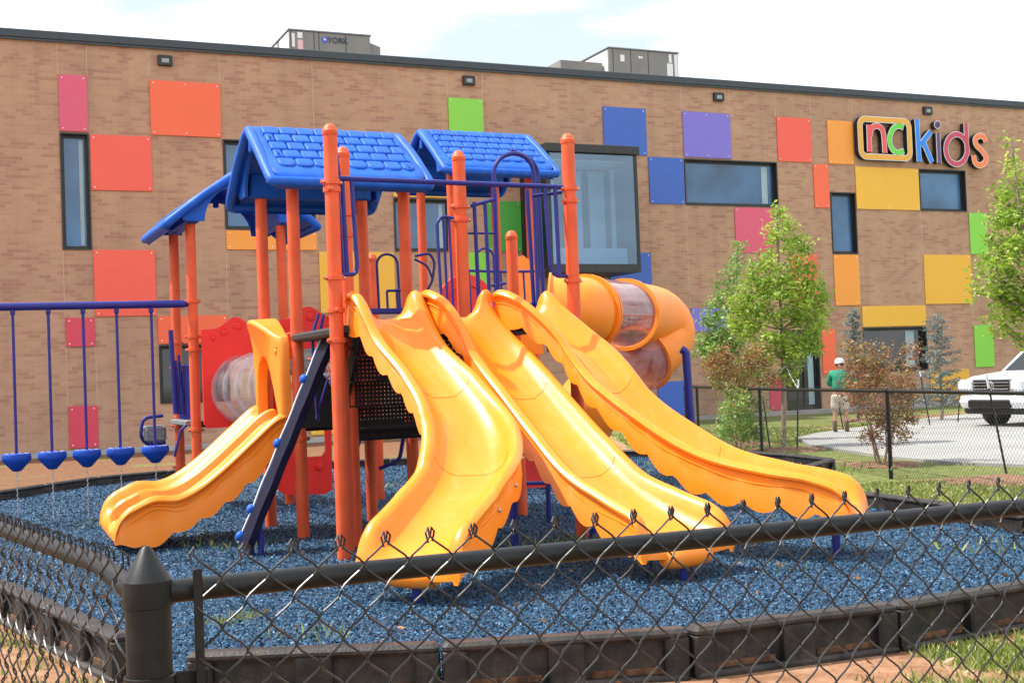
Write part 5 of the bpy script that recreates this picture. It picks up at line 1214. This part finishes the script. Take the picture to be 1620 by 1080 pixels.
b=MB(); b.lathe([(.075,0),(.09,.008),(.105,.0)],T(.012,0,.97),TF,24,False); b.build('badge_ring',CHR,gr)
b=MB(); b.lathe([(.05,0),(.058,.008),(.064,0)],T(.004,0,.975),TF,18,False); b.build('badge_inner',CHR,gr)
for y in (-1,1):
    b=MB(); b.box(T(.17,.80*y,.98),(.42,.42,.28),(( TB+TS*.35*y).normalized(),(TS-TB*.35*y).normalized(),ZV),.06); b.build('headlight',LAMP,TR)
    b=MB(); b.lathe([(.085,0),(.09,.012),(.07,.016)],T(.07,.74*y,.60),TF,18,False); f_=b.build('fog_light_ring',FRM,TR); b=MB(); b.lathe([(.065,0),(.05,.02),(0,.03)],T(.075,.74*y,.60),TF,18); b.build('fog_lens',LAMP,f_)
b=MB(); b.loft([[T(x,y,.74) for x,y in ((.10,-1.02),(.0,-.85),(-.04,0),(.0,.85),(.10,1.02),(.45,1.03),(.3,0),(.45,-1.03))],[T(x,y,.60) for x,y in ((.06,-1.03),(-.05,-.86),(-.09,0),(-.05,.86),(.06,1.03),(.45,1.04),(.3,0),(.45,-1.04))],[T(x,y,.46) for x,y in ((.12,-1.0),(.02,-.82),(-.02,0),(.02,.82),(.12,1.0),(.45,1.02),(.3,0),(.45,-1.02))]],True,True,False); b.build('bumper',WHT,TR)
b=MB(); b.box(T(-.04,0,.56),(.12,1.25,.20),TAX,.03); b.build('lower_grille',BLK,TR)
b=MB(); b.box(T(.2,0,.40),(.4,1.7,.16),TAX,.04); b.build('air_dam',BLK,TR)
for x in (1.0,4.7):
    for y in (-1,1):
        b=MB(); b.lathe([(.24,-.13),(.37,-.13),(.395,-.10),(.40,0),(.395,.10),(.37,.13),(.24,.13)],T(x,.80*y,.40),TS,30,False); wl=b.build('tyre',TYR,TR)
        b=MB(); b.lathe([(.245,-.1),(.245,.1),(.22,.11),(.19,.06),(.07,.06),(.06,.09),(0,.09)] if y>0 else [(.245,.1),(.245,-.1),(.22,-.11),(.19,-.06),(.07,-.06),(.06,-.09),(0,-.09)],T(x,.80*y,.40),TS,24,False); b.build('rim',STL,wl)
        b=MB(); b.tube([T(x+.47*math.cos(R(a)),1.005*y,.42+.47*math.sin(R(a))) for a in range(5,176,10)],.03,6); b.build('wheel_arch',BLK,TR)
# ================================================================ PERSON
def skin(name,V,E,Rd,mat,par,root=0,sub=2):
    me=bpy.data.meshes.new(name); iv=parent_world(par).inverted(); me.from_pydata([iv@Vector(v) for v in V],E,[]); o=bpy.data.objects.new(name+'_src',me); COL.objects.link(o)
    sm=o.modifiers.new('skin','SKIN'); sm.use_smooth_shade=True; 
    if not me.skin_vertices: me.skin_vertices.new()
    for i,r in enumerate(Rd):
        me.skin_vertices[0].data[i].radius=(r if isinstance(r,tuple) else (r,r)); me.skin_vertices[0].data[i].use_root=(i==root)
    s=o.modifiers.new('sub','SUBSURF'); s.levels=sub; s.render_levels=sub
    bpy.context.view_layer.update(); dg=bpy.context.evaluated_depsgraph_get(); m2=bpy.data.meshes.new_from_object(o.evaluated_get(dg)); bpy.data.objects.remove(o)
    m2.name=name; q=bpy.data.objects.new(name,m2); COL.objects.link(q); q.parent=par; m2.materials.clear(); m2.materials.append(mat)
    for p in m2.polygons: p.use_smooth=True
    return q
SKN=simple('skin_tone',(.42,.22,.14),.5,0,.08); SHT=simple('green_shirt',(.012,.20,.13),.8,0,.2,14,0,.4,30); SHO=simple('beige_shorts',(.50,.44,.36),.85,0,.12,14,0,.3,40); JEA=simple('dark_trouser',(.03,.045,.08),.85,0,.2,14); CAPW=simple('white_cap',(.82,.82,.84),.7,0,.04); SHOE=simple('brown_boot',(.10,.06,.04),.7,0,.2); HAIR=simple('dark_hair',(.02,.014,.01),.7)
Yp=29.5; ft=PY(1330,672,Yp); PO_=Vector((ft.x,ft.y,gz(ft.x,ft.y))); PH=1.76
PE=thing('person',PO_,'person in white cap, green shirt and beige shorts, seen from behind beside reddish shrub','person')
fx=Vector((.90,-.43,0)); fy=Vector((.43,.90,0))  # right-hand side; facing away (forward)
k=PH/1.78
def Q(x,y,z): return PO_+fx*(x*k)+fy*(y*k)+Vector((0,0,z*k))
V=[Q(0,0,.94),Q(0,.0,1.06),Q(.01,.01,1.22),Q(.02,.03,1.38),Q(.02,.05,1.47),Q(.02,.06,1.52),Q(.02,.08,1.60),Q(.02,.085,1.69),
 Q(-.10,0,.90),Q(-.12,.02,.50),Q(-.13,-.03,.10),Q(-.13,.09,.04), Q(.10,0,.90),Q(.13,.05,.50),Q(.14,.0,.10),Q(.15,.12,.04),
 Q(-.17,.03,1.42),Q(-.26,.10,1.18),Q(-.16,.34,1.14), Q(.20,.05,1.43),Q(.32,.15,1.22),Q(.28,.40,1.20)]
E_=[(0,1),(1,2),(2,3),(3,4),(4,5),(5,6),(6,7),(0,8),(8,9),(9,10),(10,11),(0,12),(12,13),(13,14),(14,15),(3,16),(16,17),(17,18),(3,19),(19,20),(20,21)]
Rd=[(.14,.10),(.125,.09),(.14,.10),(.14,.10),.06,.055,(.075,.09),(.07,.085),(.085,.09),.058,.04,.035,(.085,.09),.058,.04,.035,.065,.046,.03,.065,.046,.03]
Rd=[tuple(c*k for c in r) if isinstance(r,tuple) else r*k for r in Rd]
for hx,hy,hz,sx in ((-.16,.34,1.14,-1),(.28,.40,1.20,1)):   # palm and fingers closing on the shrub
    w0=18 if sx<0 else 21; i0=len(V); V.append(Q(hx+.01*sx,hy+.07,hz)); E_.append((w0,i0)); Rd.append((.035*k,.02*k))
    for f in range(4):
        ox=(-.027+.018*f); i1=len(V); V.append(Q(hx+ox,hy+.115+.008*(f in(1,2)),hz-.005)); V.append(Q(hx+ox,hy+.135,hz-.035)); E_+= [(i0,i1),(i1,i1+1)]; Rd+=[.009*k,.008*k]
    i1=len(V); V.append(Q(hx-.04*sx,hy+.08,hz-.01)); V.append(Q(hx-.045*sx,hy+.11,hz-.03)); E_+=[(i0,i1),(i1,i1+1)]; Rd+=[.010*k,.009*k]
skin('body',V,E_,Rd,SKN,PE)
def sub(ids,scale,name,mat,es,rs=None):
    mp_={i:j for j,i in enumerate(ids)}; return skin(name,[V[i] for i in ids],[(mp_[a],mp_[c]) for a,c in es],[(tuple(c*scale for c in Rd[i]) if isinstance(Rd[i],tuple) else Rd[i]*scale) for i in ids],mat,PE)
V2=V[:]; 
def garment(pts,es,rs,name,mat): return skin(name,pts,es,rs,mat,PE)
garment([Q(0,0,.96),Q(0,0,1.08),Q(.01,.01,1.24),Q(.02,.03,1.40),Q(.02,.045,1.475),Q(-.17,.03,1.43),Q(-.265,.10,1.18),Q(-.19,.30,1.145),Q(.20,.05,1.44),Q(.325,.15,1.22),Q(.29,.36,1.205)],[(0,1),(1,2),(2,3),(3,4),(3,5),(5,6),(6,7),(3,8),(8,9),(9,10)],
 [(.185,.13),(.17,.125),(.185,.135),(.18,.13),.07,.088,.068,.052,.088,.068,.052],'shirt',SHT)
garment([Q(0,0,.97),Q(0,0,.90),Q(-.10,0,.84),Q(-.12,.02,.56),Q(.10,0,.84),Q(.125,.03,.56)],[(0,1),(1,2),(2,3),(1,4),(4,5)],[(.17,.125),(.165,.13),(.115,.12),(.105,.11),(.115,.12),(.105,.11)],'shorts',SHO)
garment([Q(-.13,-.03,.34),Q(-.13,-.03,.12),Q(-.13,.02,.05),Q(-.13,.14,.035)],[(0,1),(1,2),(2,3)],[.055,.056,.05,.042],'boot',SHOE)
garment([Q(.14,.0,.34),Q(.14,.0,.12),Q(.14,.05,.05),Q(.15,.17,.035)],[(0,1),(1,2),(2,3)],[.055,.056,.05,.042],'boot',SHOE)
b=MB(); c=Q(.02,.085,1.675); b.lathe([(.105*k,-.02),(.112*k,.0),(.108*k,.05),(.085*k,.09),(.045*k,.112),(0,.118)],c,Vector((0,.1,1)),20); cp=b.build('cap',CAPW,PE)
b=MB(); b.box(c+fy*.16+Vector((0,0,-.01)),(.16,.13,.014),(fx,fy,ZV),.006); b.build('cap_peak',CAPW,cp)
b=MB(); b.lathe([(.098*k,-.075),(.106*k,-.02)],c,ZV,16); b.build('hair',HAIR,PE)
for s_ in (-1,1):
    b=MB(); b.lathe([(.022,-.01),(.028,0),(.018,.012),(0,.014)],Q(.02+.10*s_,.085,1.62),fx*s_,10); b.build('ear',SKN,PE)
b=MB(); b.lathe([(.012,0),(.016,-.03),(.0,-.035)],Q(.02,.19,1.625),ZV,8); b.build('nose',SKN,PE)
bpy.context.view_layer.update()
